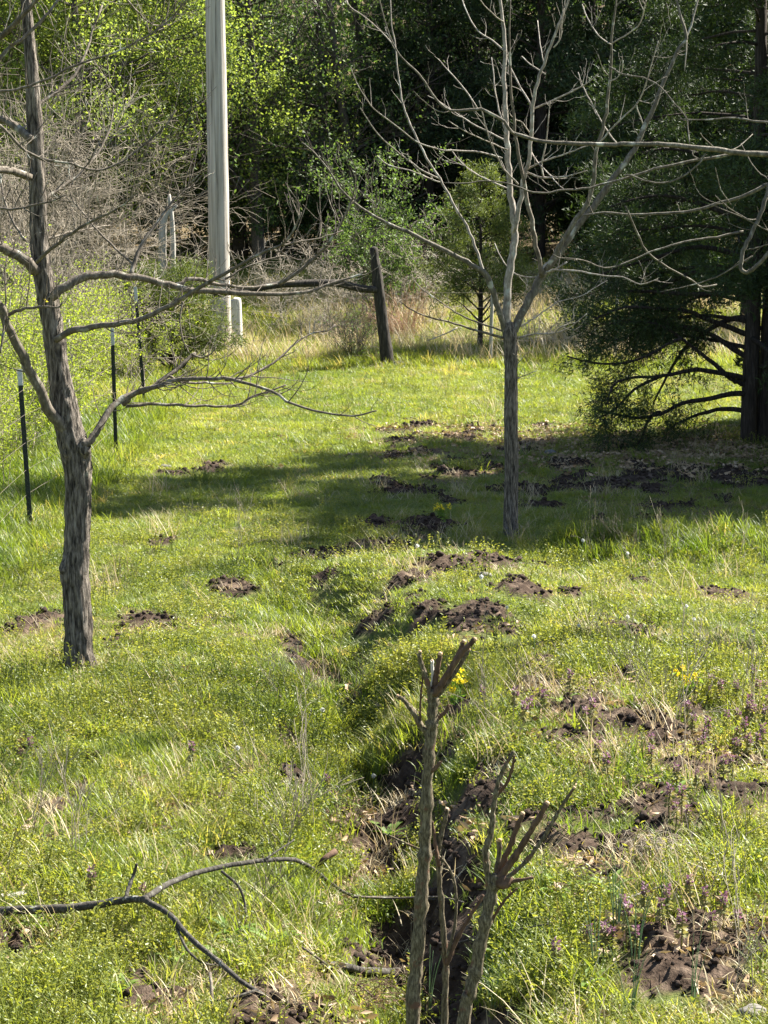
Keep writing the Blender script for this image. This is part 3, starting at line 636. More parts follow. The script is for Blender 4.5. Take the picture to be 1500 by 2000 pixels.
# --- young tree in the middle
B = gnd(1000, 1050); DC = B[1]
tc_ = thing('bare_tree', 'slender bare young tree with straight trunk and pale upswept branches', 'tree', B)
mb = MB(); tube(mb, trace([(1000, 1062, 24), (999, 1044, 17.5), (998, 1000, 14.5), (999, 900, 13.5), (998, 800, 13.5), (998, 720, 13), (997, 675, 14), (995, 648, 14), (993, 630, 9)], DC, DC, 0, 0), sides=32, per=9, ridge=.12, rk=(24, 8), seed=9)
part('trunk', mb, 'bark_c', tc_)
CB = [
 ([(993, 660), (990, 612), (992, 560), (998, 510), (1003, 470), (1004, 440), (1000, 408), (996, 370), (994, 330), (991, 300), (990, 258), (986, 200), (984, 150), (986, 105), (984, 60), (977, 0), (972, -60), (965, -150)], 0, .1, 10.5, 2, 5),
 ([(1003, 455), (1012, 415), (1020, 370), (1024, 345), (1033, 310), (1037, 268), (1040, 210), (1050, 160), (1062, 125), (1076, 88), (1091, 48), (1104, 18), (1118, -30), (1135, -110)], .02, -.3, 6, 2, 4),
 ([(998, 662), (1010, 630), (1035, 580), (1055, 545), (1076, 514), (1100, 480), (1122, 450), (1150, 415), (1175, 380), (1200, 345), (1222, 318), (1240, 290), (1258, 250), (1275, 215), (1290, 175), (1305, 140), (1325, 96), (1341, 74), (1332, 40), (1322, 0), (1312, -70)], 0, .5, 11, 2.5, 4),
 ([(1340, 76), (1350, 50), (1356, 25), (1364, -5), (1372, -60)], .45, .6, 3, 1.5, 2),
 ([(1341, 76), (1340, 105), (1337, 138)], .45, .4, 2.4, 1.3, 0),
 ([(1066, 528), (1090, 488), (1125, 430), (1152, 385), (1160, 345), (1163, 300), (1174, 262), (1184, 222), (1191, 150), (1194, 117), (1195, 67), (1203, 0), (1208, -60)], .02, -.4, 6.5, 2, 4),
 ([(1058, 540), (1053, 505), (1043, 465), (1034, 408), (1024, 355), (1012, 300), (1004, 240), (998, 180), (995, 90), (997, 0)], .02, -.5, 6, 1.6, 4),
 ([(992, 652), (980, 622), (970, 590), (960, 560), (949, 536), (930, 523), (900, 506), (870, 490), (840, 475), (800, 455), (770, 442), (735, 425), (690, 394), (664, 368), (640, 330), (615, 300), (590, 278)], 0, -.6, 8, 1.6, 6),
 ([(944, 530), (936, 505), (928, 480), (912, 443), (891, 408), (877, 381), (859, 349), (840, 320), (819, 280), (803, 245), (787, 205), (781, 170), (775, 120), (771, 80), (765, 48), (762, -10)], -.1, .5, 4.5, 1.5, 4),
 ([(771, 91), (744, 61), (707, 29), (685, 14), (670, -12)], .3, .4, 2, 1.2, 1),
 ([(981, 309), (947, 299), (915, 295), (867, 293), (821, 280), (797, 264), (760, 235), (731, 213), (712, 187), (696, 160), (685, 131)], .05, -.7, 3, 1.3, 3),
 ([(859, 349), (829, 336), (797, 312), (760, 283), (731, 253), (712, 224), (704, 211)], .25, -.1, 2.8, 1.4, 2),
 ([(860, 356), (840, 349), (800, 333), (760, 323), (736, 304)], .25, .5, 2.3, 1.2, 1),
 ([(1012, 360), (1000, 347), (984, 331), (968, 299), (955, 269), (947, 240), (936, 197)], 0, -.3, 3.2, 1.4, 2),
 ([(1000, 372), (947, 349), (920, 333), (899, 315), (880, 291)], .05, .5, 2.8, 1.3, 1),
 ([(989, 275), (960, 261), (920, 240), (888, 219), (856, 197), (835, 187)], .05, .4, 2.8, 1.2, 2),
 ([(933, 213), (915, 184), (891, 155), (867, 128), (856, 115)], .2, .4, 2.4, 1.3, 1),
 ([(991, 292), (984, 290), (955, 277), (920, 262), (893, 247), (876, 236)], 0, -.5, 2.4, 1.2, 1),
 ([(990, 265), (975, 215), (966, 170), (964, 140), (960, 112)], .02, .4, 2.8, 1.5, 2),
 ([(986, 100), (960, 78), (935, 62), (915, 30), (903, 0), (895, -40)], .05, .6, 2.6, 1.3, 2),
 ([(984, 42), (968, 32), (945, 10), (932, -10)], .05, -.2, 2.2, 1.3, 1),
 ([(1043, 212), (1072, 200), (1120, 178), (1150, 160), (1168, 145)], -.05, -.5, 3, 1.6, 2),
 ([(1038, 208), (1017, 171), (998, 133), (987, 101), (984, 80)], -.05, .3, 3, 1.6, 1),
 ([(1065, 145), (1035, 125), (1019, 110)], -.1, .2, 2.2, 1.4, 0),
 ([(1063, 125), (1055, 85), (1050, 40)], -.1, .3, 1.8, 1.2, 0),
 ([(1081, 93), (1094, 77), (1097, 53), (1102, 16)], -.15, -.3, 2.2, 1.3, 1),
 ([(1028, 332), (1050, 320), (1070, 312), (1110, 299), (1147, 285)], 0, -.5, 3.2, 1.5, 2),
 ([(1062, 347), (1057, 325), (1065, 288), (1070, 240), (1074, 197)], -.1, -.3, 2.8, 1.5, 1),
 ([(1028, 336), (1040, 340), (1062, 347), (1110, 344), (1147, 333)], 0, -.4, 3.4, 1.4, 1),
 ([(1037, 296), (1050, 318), (1068, 335), (1090, 360), (1102, 370)], .02, -.5, 2.4, 1.3, 1),
 ([(1036, 262), (1020, 240), (1005, 232), (985, 208)], 0, -.3, 2.2, 1.2, 1),
 ([(1195, 88), (1169, 69), (1147, 35), (1137, 8)], -.35, -.1, 2.2, 1.3, 1),
 ([(1195, 85), (1230, 64), (1251, 43), (1262, 0), (1266, -30)], -.35, -.7, 2.6, 1.4, 2),
 ([(1206, 282), (1192, 264), (1174, 237), (1153, 197), (1137, 165), (1129, 141)], -.2, .1, 2.4, 1.3, 1),
 ([(1165, 285), (1190, 256), (1217, 229), (1243, 203), (1259, 171), (1270, 133), (1286, 80)], -.2, -.6, 3, 1.3, 3),
 ([(1191, 131), (1217, 145), (1257, 152), (1291, 171), (1318, 203), (1339, 227), (1344, 255), (1347, 283)], -.3, -.8, 2.8, 1.8, 2),
 ([(1190, 160), (1205, 152), (1215, 138), (1217, 118)], -.3, -.4, 2.2, 1.2, 1),
 ([(1258, 250), (1243, 200), (1270, 202), (1278, 195)], .3, .2, 2.0, 1.2, 0),
 ([(990, 662), (960, 654), (930, 645), (895, 635), (870, 626), (840, 620), (805, 606), (780, 588)], 0, -.5, 4.5, 1.4, 4),
 ([(990, 650), (950, 636), (920, 625), (890, 610), (860, 590), (825, 565), (808, 548)], 0, .4, 3.2, 1.4, 3),
 ([(893, 640), (870, 652), (835, 665)], -.25, -.5, 2.2, 1.2, 1),
 ([(1003, 662), (1030, 655), (1050, 652), (1085, 650), (1110, 641), (1130, 626), (1146, 613)], 0, -.4, 3.6, 1.4, 2),
 ([(1085, 650), (1092, 640), (1108, 634), (1122, 630)], -.25, -.4, 2.4, 1.3, 1),
 ([(1010, 640), (1035, 626), (1060, 610), (1090, 590), (1135, 578), (1165, 560), (1186, 548)], 0, .6, 2.6, 1.2, 3),
 ([(1066, 532), (1090, 527), (1137, 531), (1177, 539), (1217, 541), (1251, 555), (1285, 545)], 0, -.5, 3.4, 1.4, 2),
 ([(966, 475), (979, 504), (1001, 531), (1025, 540), (1057, 540), (1083, 528), (1107, 512)], .3, -.05, 1.6, 2.6, 1),
 ([(1004, 718), (1015, 706), (1028, 690)], 0, -.1, 1.8, 1, 0), ([(1004, 742), (1020, 735), (1048, 724)], 0, -.15, 2, 1, 1)]
for i, (p, a, b, h0, h1, tw) in enumerate(CB):
    limb(tc_, p, DC + a, DC + b, h0 * (.86 if h0 > 5 else .66), h1 * .72, {2: 'limb_r', 5: 'limb_r', 6: 'limb', 7: 'limb_r', 35: 'limb_r', 38: 'limb', 39: 'limb'}.get(i, 'limb_c'), seed=200 + i, twigs=tw + 2, tl=(.08, .3), tr=.004)

# --- tree standing just out of frame on the right, its boughs hang into view
DR = 15.5
RB = aty(1905, 1300, DR); RB[2] = low(RB[0], DR)
tr_ = thing('bare_tree', 'bare tree whose boughs reach across in front of the dark cedar', 'tree', RB)
tx = RB[0]
mb = MB(); tube(mb, [(tx, DR, RB[2] - .1, .17), (tx, DR, RB[2] + .3, .13), (tx + .03, DR, 1.2, .115), (tx - .02, DR, 2.2, .11), (tx, DR, 3.2, .10), (tx + .05, DR, 4.5, .08), (tx, DR, 6, .05), (tx + .1, DR, 7.4, .015)], sides=24, per=5, ridge=.12, rk=(22, 7), seed=4)
part('trunk', mb, 'bark_c', tr_)
RBR = [
 ([(1905, 330), (1720, 318), (1510, 303), (1440, 298), (1400, 293), (1350, 287), (1300, 283), (1250, 281), (1200, 282), (1150, 281), (1100, 279), (1060, 277), (1030, 268), (1000, 258), (984, 237), (947, 216), (933, 213), (880, 216), (853, 195), (829, 160), (813, 139), (787, 115), (771, 91), (755, 53), (741, 0), (735, -30)], 0, -.6, 13, 1.4, 5),
 ([(880, 216), (867, 220), (848, 213), (827, 197), (808, 178)], -.45, -.6, 1.8, 1.2, 0),
 ([(1905, 250), (1700, 300), (1510, 358), (1490, 365), (1450, 384), (1410, 395), (1370, 408), (1330, 415), (1280, 418), (1230, 419), (1180, 415), (1138, 421)], 0, .5, 10, 2.4, 3),
 ([(1430, 300), (1360, 312), (1297, 325), (1243, 341), (1190, 357), (1137, 368), (1097, 371), (1065, 377), (1030, 373), (998, 360), (950, 353), (905, 358), (868, 357)], -.05, -.4, 5, 1.5, 3),
 ([(1218, 343), (1232, 342), (1250, 350), (1280, 357), (1310, 355), (1340, 340), (1365, 320), (1378, 300)], -.2, -.25, 3, 2.4, 0),
 ([(1640, 320), (1560, 330), (1510, 350), (1497, 380), (1485, 420), (1468, 455), (1455, 482), (1447, 508), (1448, 526), (1458, 533), (1475, 522), (1490, 506), (1512, 482), (1540, 470)], 0, -.3, 7, 5, 3),
 ([(1458, 488), (1478, 484), (1500, 477), (1530, 470)], -.2, -.2, 2.2, 1.6, 1),
 ([(1560, 330), (1520, 372), (1500, 350), (1480, 335), (1465, 315), (1447, 280)], 0, .2, 2.5, 1.3, 1),
 ([(1485, 428), (1460, 428), (1430, 410), (1410, 395), (1397, 382)], -.1, -.3, 2.6, 1.6, 2),
 ([(1520, 460), (1480, 440), (1440, 420), (1393, 401)], -.1, -.3, 2.4, 1.4, 2),
 ([(1452, 452), (1400, 463), (1350, 469), (1310, 480), (1270, 493), (1217, 516), (1179, 523), (1139, 508), (1097, 504), (1080, 497)], -.1, -.4, 4, 1.6, 3),
 ([(1222, 403), (1243, 451), (1265, 493), (1305, 523), (1350, 547), (1372, 560), (1400, 556)], -.3, .1, 3.4, 2.4, 2),
 ([(1428, 400), (1408, 370), (1400, 340), (1397, 328)], .2, .1, 1.8, 1.2, 0),
 ([(1360, 288), (1352, 300), (1365, 310), (1378, 300)], -.1, -.2, 2, 1.4, 0),
 ([(1420, 297), (1445, 285), (1470, 262)], -.05, .2, 2, 1.2, 0),
 ([(1400, 293), (1375, 270), (1368, 260)], -.05, -.2, 2, 1.2, 0),
 ([(1905, 220), (1700, 225), (1500, 238), (1440, 230), (1380, 234), (1330, 233)], 0, .6, 8, 1.5, 3),
 ([(1905, 700), (1700, 560), (1600, 430), (1560, 330)], 0, 0, 11, 7, 1),
 ([(1290, 570), (1350, 557), (1400, 540), (1470, 500)], .0, -.2, 1.4, 2.2, 2)]
for i, (p, a, b, h0, h1, tw) in enumerate(RBR):
    limb(tr_, p, DR + a, DR + b, h0 * .62, h1 * .75, 'limb_r', seed=400 + i, twigs=tw, tl=(.08, .25), tr=.0035)
out = []; tips = []; r_ = np.random.RandomState(77); mb = MB()
for k in range(9):
    a = r_.uniform(0, 6.28); grow(r_, (tx, DR, r_.uniform(4.2, 6.5)), (math.cos(a), math.sin(a), .9), r_.uniform(1.2, 2.2), .035, 3, out, tips, rmin=.003)
segs(mb, out, 4); part('upper_branches', mb, 'limb', tr_)

# ------------------------------------------------------------------ cut sapling in the foreground
DS = 7.35
SB = np.array([aty(850, 2200, DS)[0], DS, 0]); SB[2] = low(SB[0], SB[1])
sp = thing('cut_sapling', 'many stemmed sapling cut back to blunt stubs standing over the ditch', 'shrub', SB)
bv = VH + (CAMH - SB[2]) * F / DS
def stem(pts, h0, h1, mat='sapling', dy=0, name='stem', sides=12, cut=False, seed=0):
    mb = MB(); Q = catmull(trace(pts, DS + dy, DS + dy * 1.6, h0, h1), 7); q_ = np.random.RandomState(seed + 60); nq = len(Q)
    Q[:, 3] *= 1 + .05 * q_.normal(0, 1, nq)
    for k in range(2, nq - 2, q_.randint(5, 8)): Q[k, 3] *= 1.22; Q[k + 1, 3] *= 1.08      # nodes
    tube(mb, Q, sides=sides, smoothpath=False, jit=.09, ridge=.14, rk=(9, 30), seed=seed); bud = []
    for k in range(3, nq - 1, 5):
        a = q_.uniform(0, 6.28); r0 = Q[k, 3]; b0 = Q[k, :3] + np.array([math.cos(a), math.sin(a), 0]) * r0 * .8; bud.append((*b0, *(b0 + np.array([math.cos(a) * .008, math.sin(a) * .008, .011])), .0035, .0012))
    segs(mb, bud, 5)
    o = part(name, mb, mat, sp)
    if cut:
        e = trace(pts, DS + dy, DS + dy * 1.6, h0, h1)[-1]; e0 = trace(pts, DS + dy, DS + dy * 1.6, h0, h1)[-2]
        d = np.array(e[:3]) - np.array(e0[:3]); d /= np.linalg.norm(d); m2 = MB(); c = np.array(e[:3]); r = e[3]
        tube(m2, [(*(c - d * r * .8), r * 1.05), (*(c + d * r * .1), r * 1.03), (*(c + d * r * .5), r * .8)], sides=10, smoothpath=False)
        part('cut_end', m2, 'cutwood', o, off=SB)
    return o
stem([(822, bv + 20), (806, 2010), (812, 1900), (820, 1800), (827, 1700), (832, 1600), (836, 1500), (842, 1430), (845, 1380), (844, 1350)], 17, 10.5, seed=1)
stem([(842, 1362), (835, 1335), (827, 1308), (820, 1286), (820, 1272)], 6, 3.6, cut=True, seed=2)
stem([(846, 1360), (850, 1330), (855, 1303), (860, 1276)], 6, 4.5, 'redwood', .01, cut=True, seed=3)
stem([(844, 1350), (845, 1320), (844, 1290)], 4, 3.2, 'palewood', .02, cut=True, seed=4)
stem([(848, 1358), (872, 1322), (898, 1280), (914, 1262), (928, 1248)], 7, 4.6, 'redwood', -.01, cut=True, seed=5)
stem([(850, 1352), (878, 1308), (898, 1272), (906, 1252)], 5.5, 4, 'redwood', .03, cut=True, seed=6)
stem([(852, 1362), (884, 1320), (904, 1290), (916, 1268)], 5, 3.4, 'sapling', .04, cut=True, seed=7)
stem([(838, 1438), (822, 1417), (806, 1390), (791, 1370), (776, 1359)], 6.5, 3.6, dy=.01, cut=True, seed=8)
stem([(821, 1414), (821, 1370), (825, 1330), (827, 1300)], 2.4, 1.6, 'redwood', .01, seed=9)
stem([(848, 1408), (862, 1398), (872, 1388), (877, 1376)], 5, 2.8, 'redwood', .01, seed=10)
stem([(842, 1506), (853, 1498), (860, 1488)], 5, 3, 'redwood', -.01, seed=11)
stem([(858, bv + 20), (868, 2010), (871, 1900), (866, 1820), (859, 1730), (855, 1670), (860, 1640), (868, 1605), (873, 1580)], 9, 4.4, dy=.06, cut=True, seed=12)
stem([(859, 1692), (852, 1660), (848, 1630), (844, 1604)], 4, 2.8, 'redwood', .06, seed=13)
stem([(872, 1870), (888, 1810), (891, 1750), (884, 1710), (862, 1676), (836, 1664), (800, 1650), (750, 1628)], 3.4, 1.8, dy=.05, name='twig', sides=7, seed=14)
stem([(872, 1885), (890, 1840), (912, 1800), (932, 1768), (944, 1748)], 5, 2.6, 'redwood', .05, seed=15)
stem([(890, bv + 20), (905, 2010), (920, 1930), (936, 1860), (950, 1792), (962, 1738), (972, 1712)], 15, 12, dy=-.03, seed=16)
stem([(958, 1745), (951, 1690), (949, 1660), (958, 1630), (962, 1600), (966, 1560), (976, 1520), (990, 1490), (1003, 1468)], 8, 3.4, dy=-.04, seed=17)
stem([(967, 1556), (988, 1532), (999, 1505), (1005, 1476)], 4, 2.4, 'redwood', -.04, seed=18)
stem([(968, 1725), (1000, 1682), (1025, 1642), (1050, 1602), (1069, 1568)], 8, 5, 'redwood', -.05, cut=True, seed=19)
stem([(964, 1725), (985, 1680), (1004, 1632), (1021, 1588)], 7, 4.6, 'redwood', -.02, cut=True, seed=20)
stem([(972, 1728), (1020, 1690), (1052, 1650), (1076, 1612), (1100, 1570), (1122, 1538)], 5, 3.2, 'sapling', -.06, cut=True, seed=21)
stem([(970, 1735), (1000, 1722), (1042, 1714)], 5, 2.6, 'redwood', -.05, seed=22)
stem([(962, 1738), (972, 1690), (976, 1640)], 6, 4.4, 'sapling', 0, cut=True, seed=23)
stem([(940, 1848), (960, 1800), (985, 1760), (1010, 1735)], 4, 2.2, 'redwood', -.02, name='twig', seed=24)
mb = MB(); c = aty(985, 1722, DS - .06); rr = 17 * DS / F
tube(mb, [(*(c + [-rr, 0, -rr * .2]), rr * .5), (*(c + [-rr * .3, 0, -.1 * rr]), rr * .85), (*(c + [rr * .3, 0, .1 * rr]), rr * .8), (*(c + [rr, 0, .3 * rr]), rr * .3)], sides=14, ridge=.4, rk=(9, 30), seed=8)
part('knot', mb, 'redwood', sp)

# ------------------------------------------------------------------ fallen branch, logs, sticks
def at_h(u, v, h):
    """point on the pixel ray a height h above the ground it passes over"""
    d = ray(u, v); x = d[0] / d[1] * _tt; z = CAMH + d[2] / d[1] * _tt; g = base_h(x, _tt) + h; k = np.argmax(z <= g)
    return np.array([x[k], _tt[k], z[k]])
def lying(mb, pts, h0, h1, z0, z1, sides=9, seed=0, ridge=.15):
    n = len(pts); P = []
    for i, p in enumerate(pts):
        t = i / (n - 1); q = at_h(p[0], p[1], z0 + (z1 - z0) * t); P.append((*q, .85 * (h0 + (h1 - h0) * t) * q[1] / F))
    tube(mb, P, sides=sides, per=3, jit=.1, ridge=ridge, rk=(8, 20), seed=seed)
FBp = at_h(283, 1756, 0)
fb = thing('fallen_branch', 'long dark forked fallen branch with grey lichen lying on the weeds', 'branch', FBp)
for i, (p, h0, h1, z0, z1) in enumerate([
 ([(-60, 1784), (0, 1780), (100, 1775), (200, 1765), (250, 1757), (286, 1755)], 12, 8, .06, .2),
 ([(280, 1756), (330, 1725), (400, 1700), (480, 1685), (560, 1678), (600, 1690), (640, 1720), (690, 1750), (780, 1752), (850, 1757)], 8, 2.5, .2, .06),
 ([(278, 1754), (330, 1785), (370, 1830), (430, 1880), (490, 1930), (562, 1965)], 8, 5, .2, .03),
 ([(243, 1758), (254, 1728), (262, 1705), (267, 1688)], 5.5, 3.5, .17, .3),
 ([(433, 1702), (465, 1730), (478, 1765), (481, 1812)], 4, 2.2, .24, .02),
 ([(335, 1790), (360, 1845), (378, 1868), (400, 1882), (428, 1886)], 4, 2.2, .14, .04),
 ([(515, 1680), (545, 1660), (575, 1640)], 2.6, 1.4, .2, .25),
 ([(500, 1934), (450, 1950), (415, 1955)], 4, 2, .06, .03)]):
    mb = MB(); lying(mb, p, h0, h1, z0, z1, seed=i); part('branch', mb, 'fallen', fb)
def stick(name, pts, h0, h1, mat, label, cat='stick', z=(.02, .02), group=None, seed=0, sides=9):
    mb = MB(); lying(mb, pts, h0, h1, z[0], z[1], seed=seed, sides=sides); c = at_h(*pts[0], 0)
    return solo(name, mb, mat, label, cat, c, group)
stick('rotten_log', [(628, 1884), (660, 1886), (700, 1894), (740, 1898), (778, 1897)], 10, 9, 'fallen', 'short mossy rotten log lying beside the ditch', 'log', (.03, .03), seed=3, sides=14)
stick('broken_stick', [(600, 1702), (612, 1694), (624, 1686)], 3, 3, 'redwood', 'thin lower piece of broken stick behind the fallen branch', z=(.05, .12))
stick('broken_stick', [(620, 1690), (630, 1680), (655, 1663)], 6, 8, 'redwood', 'thick dark snapped stick poking up behind the fallen branch', z=(.1, .22))
stick('grey_stick', [(-10, 1712), (30, 1700), (70, 1690), (95, 1692), (125, 1708)], 5, 2.5, 'limb', 'arched pale grey stick in the grass above the fallen branch', z=(.03, .05))
stick('grey_stick', [(-10, 1753), (20, 1752), (48, 1745)], 9, 7, 'greywood', 'stubby pale weathered stick end beside the fallen branch', z=(.04, .04))
stick('grey_stick', [(590, 1800), (630, 1785), (660, 1787), (690, 1768), (720, 1755)], 3.4, 3, 'limb', 'crooked pale twig beneath the tip of the fallen branch', z=(.03, .04))
stick('grey_stick', [(590, 1850), (640, 1885), (690, 1915), (740, 1955), (800, 1990)], 3, 2, 'limb', 'long thin pale twig slanting past the rotten log', z=(.08, .04))
stick('grey_stick', [(1342, 1686), (1380, 1700), (1420, 1715), (1450, 1718)], 4, 3, 'greywood', 'straight greyish stick on the bare earth bank', z=(.05, .04))
stick('grey_stick', [(860, 1850), (940, 1830), (1010, 1815), (1070, 1805)], 2.6, 2, 'fallen', 'dark thin stick slanting out from under the cut sapling', z=(.05, .12))
stick('grey_stick', [(410, 1900), (413, 1935), (415, 1965), (418, 1990)], 4, 4, 'limb', 'pale lichened twig upright against the fallen branch fork', z=(.14, .02))
stick('grey_stick', [(690, 1752), (780, 1754), (860, 1752), (905, 1762)], 3, 1.6, 'limb', 'bleached thin stick bridging the dark ditch', z=(.14, .16))
stick('grey_stick', [(0, 1934), (25, 1905), (50, 1880)], 2.6, 2, 'straw_p', 'straw coloured dry stem leaning at the rough grass', z=(.03, .06))
stick('grey_stick', [(1180, 1760), (1230, 1752), (1280, 1735), (1330, 1716)], 3, 2, 'greywood', 'grey stick half buried along the earth bank', z=(.03, .03))
# root mat hanging out of the bank, bottom of the ditch
mb = MB(); out = []; tips = []; r_ = np.random.RandomState(31)
c0 = at_h(690, 1965, .05)
for k in range(70):
    a = r_.uniform(0, 6.28); p = c0 + np.array([r_.normal(0, .10), r_.normal(0, .08), r_.uniform(.0, .05)])
    grow(r_, p, (math.cos(a), math.sin(a) - .2, .75), r_.uniform(.1, .24), .0022, 1, out, tips, up=-.22, wander=.2, nseg=5, kids=(0, 2), rmin=.0009)
segs(mb, out, 3); stuff(solo('root_tangle', mb, 'redwood', 'tangle of brown dry roots on the churned earth beside the ditch', 'roots', c0), 'tangle of brown dry roots on the churned earth beside the ditch', 'roots')
mb = MB(); out = []; c0 = at_h(1270, 1655, .04)
for k in range(90):
    p = c0 + np.array([r_.normal(0, .07), r_.normal(0, .05), .02]); a = r_.uniform(0, 6.28)
    grow(r_, p, (math.cos(a), math.sin(a) - .3, .8), r_.uniform(.08, .17), .0018, 0, out, tips, up=-.35, wander=.1, nseg=5, rmin=.0008)
segs(mb, out, 3); solo('dead_grass_tussock', mb, 'twig', 'grey drooping dead grass tussock on the bare earth bank', 'tussock', c0)

# ------------------------------------------------------------------ fences, pole, posts
PB = gnd(434, 692); DP = PB[1]
pl = thing('utility_pole', 'tall round weathered grey wooden utility pole behind the cedar bush', 'utility pole', PB)
mb = MB(); tube(mb, trace([(433, 712, 21), (431, 640, 21), (428, 500, 20.5), (426, 350, 20.2), (423, 180, 19.6), (420, 0, 18.8), (412, -500, 16.5), (407, -800, 15)], DP, DP, 0, 0), sides=28, per=4, ridge=.03, rk=(20, 2), seed=6)
part('shaft', mb, 'pole', pl)
q = aty(407, -800, DP); mb = MB()
bm = bmesh.new(); bmesh.ops.create_cube(bm, size=1); VV = np.array([v.co[:] for v in bm.verts]); CUBEF = [[v.index for v in f.verts] for f in bm.faces]; CUBEV = VV; bm.free()
def box(mb, c, s): mb.add(CUBEV * np.array(s) + np.array(c), CUBEF)
box(mb, q + [0, -.17, -.25], (2.2, .1, .12)); part('crossarm', mb, 'greywood', pl, False)
mb = MB()
for k in range(5): tube(mb, [(q[0] - .19, q[1] - .1, 2.4 + k * 1.1, .006), (q[0] - .19, q[1] - .1, 3.5 + k * 1.1, .006)], sides=5, smoothpath=False)
SPp = gnd(462, 690)
mb = MB(); tube(mb, trace([(464, 700, 10.5), (463, 640, 10.3), (461, 592, 10.5), (460, 584, 10)], SPp[1] - .4, SPp[1] - .4, 0, 0), sides=18, per=4, ridge=.05, rk=(10, 4), seed=3)
solo('round_post', mb, 'palewood', 'short pale round wooden post next to the utility pole', 'post', SPp)

# line fence of steel posts running away on the left
FP = [((60, 1036), 721), ((227, 894), 641), ((283, 797), 560)]
f0 = gnd(*FP[0][0])
wf = thing('wire_fence', 'wire fence on dark steel posts with white tops along the left side', 'fence', f0)
posts = []
for (uv, vt) in FP:
    g = gnd(*uv); t = aty(uv[0] + (38 - 60 if uv[0] == 60 else (219 - 227 if uv[0] == 227 else 264 - 283)), vt, g[1] + .05); posts.append((g, t))
    d = t - g; L_ = np.linalg.norm(d)
    def steelpost(a, b, w):
        mb = MB(); dd = (b - a) / np.linalg.norm(b - a); s1 = np.array([1, 0, 0]) - dd * dd[0]; s1 /= np.linalg.norm(s1); s2 = np.cross(dd, s1)
        for (o1, w1, w2) in ((0, w, .006), (.018, .006, .036)):     # T section: flange and web
            c = []
            for P_ in (a, b):
                for (sx, sy) in ((-1, -1), (1, -1), (1, 1), (-1, 1)): c.append(P_ + s1 * sx * w1 / 2 + s2 * (sy * w2 / 2 + (o1 + .003 if o1 else 0)))
            mb.add(c, [[0, 1, 5, 4], [1, 2, 6, 5], [2, 3, 7, 6], [3, 0, 4, 7], [4, 5, 6, 7], [3, 2, 1, 0]])
        return mb
    cut = g + d * .87 if uv[0] != 60 else g + d * .90
    m1 = steelpost(g - d * .1, cut, .042)
    for k in range(22):
        box(m1, g + d * (.06 + k * .036) + [0, -.008, 0], (.012, .014, .016))     # studs
    po = part('post', m1, 'steel', wf, False)
    part('white_top', steelpost(cut, t, .043), 'whitepaint', po, False, off=f0)
dirn = (posts[-1][0] - posts[0][0]); 
ends = [posts[0][0] - (posts[1][0] - posts[0][0]) * 1.1] + [p[0] for p in posts] + [posts[2][0] + (posts[2][0] - posts[1][0]) * .95]
for hgt in (.12, .32, .54, .78, 1.02, 1.24):
    mb = MB(); P = []
    for i in range(len(ends) - 1):
        for k in range(4):
            t = k / 4; a = ends[i] + (ends[i + 1] - ends[i]) * t; P.append((a[0] - .03, a[1], low(a[0], a[1]) + hgt - .05 * math.sin(math.pi * t) + RS.normal(0, .006), .0015))
    a = ends[-1]; P.append((a[0] - .03, a[1], low(a[0], a[1]) + hgt, .0015))
    tube(mb, P, sides=4, per=2); part('wire', mb, 'wire', wf)
mb = MB()
wp = gnd(140, 800); tube(mb, trace([(141, 815, 7.5), (139, 760, 7.2), (137, 715, 7.5), (133, 680, 6.5), (131, 640, 6.6), (130, 621, 6)], wp[1], wp[1], 0, 0), sides=12, per=4, ridge=.2, rk=(6, 5), seed=12)
solo('split_post', mb, 'greywood', 'gnarled weathered grey wooden post behind the thick leaning trunk', 'post', wp)

# cross fence with a leaning corner post and a brace log
CP = gnd(757, 716)
cf = thing('cross_fence', 'wire fence hung from a dark leaning corner post with a horizontal brace log', 'fence', CP)
mb = MB(); tube(mb, trace([(760, 728, 16), (756, 700, 13), (747, 630, 11.5), (740, 570, 11), (734, 520, 9.5), (729, 484, 8)], CP[1], CP[1], 0, 0), sides=22, per=5, ridge=.14, rk=(12, 5), seed=15); part('post', mb, 'postbark', cf)
mb = MB(); tube(mb, trace([(736, 566, 7), (700, 563, 8), (660, 553, 7.5), (610, 553, 7.5), (545, 556, 6.5), (490, 566, 6), (430, 573, 7), (385, 584, 8), (368, 592, 7)], CP[1] - .05, CP[1] - .9, 0, 0), sides=14, per=4, ridge=.16, rk=(8, 5), seed=16); part('brace_log', mb, 'postbark', cf)
for hgt in (.18, .42, .68, .92, 1.16):
    mb = MB(); P = []
    for k in range(26):
        x = -4.2 + k * .5; y = CP[1] + .12 * x * 0 + .1; P.append((x, y + (.0 if x < 0 else .10 * x), low(x, y) + hgt + RS.normal(0, .012), .0019))
    tube(mb, P, sides=4, per=2); part('wire', mb, 'wire', cf)
for (u, v, hh) in ((1180, 690, 1.25), (950, 700, 1.2), (380, 735, 1.2)):
    g = gnd(u, v); mb = MB(); tube(mb, [(g[0], CP[1] + max(0, .1 * g[0]) + .1, g[2] - .1, .03), (g[0] + .02, CP[1] + max(0, .1 * g[0]) + .1, g[2] + hh * .6, .028), (g[0] + .03, CP[1] + max(0, .1 * g[0]) + .1, g[2] + hh, .025)], sides=8, ridge=.1); part('post', mb, 'greywood', cf)

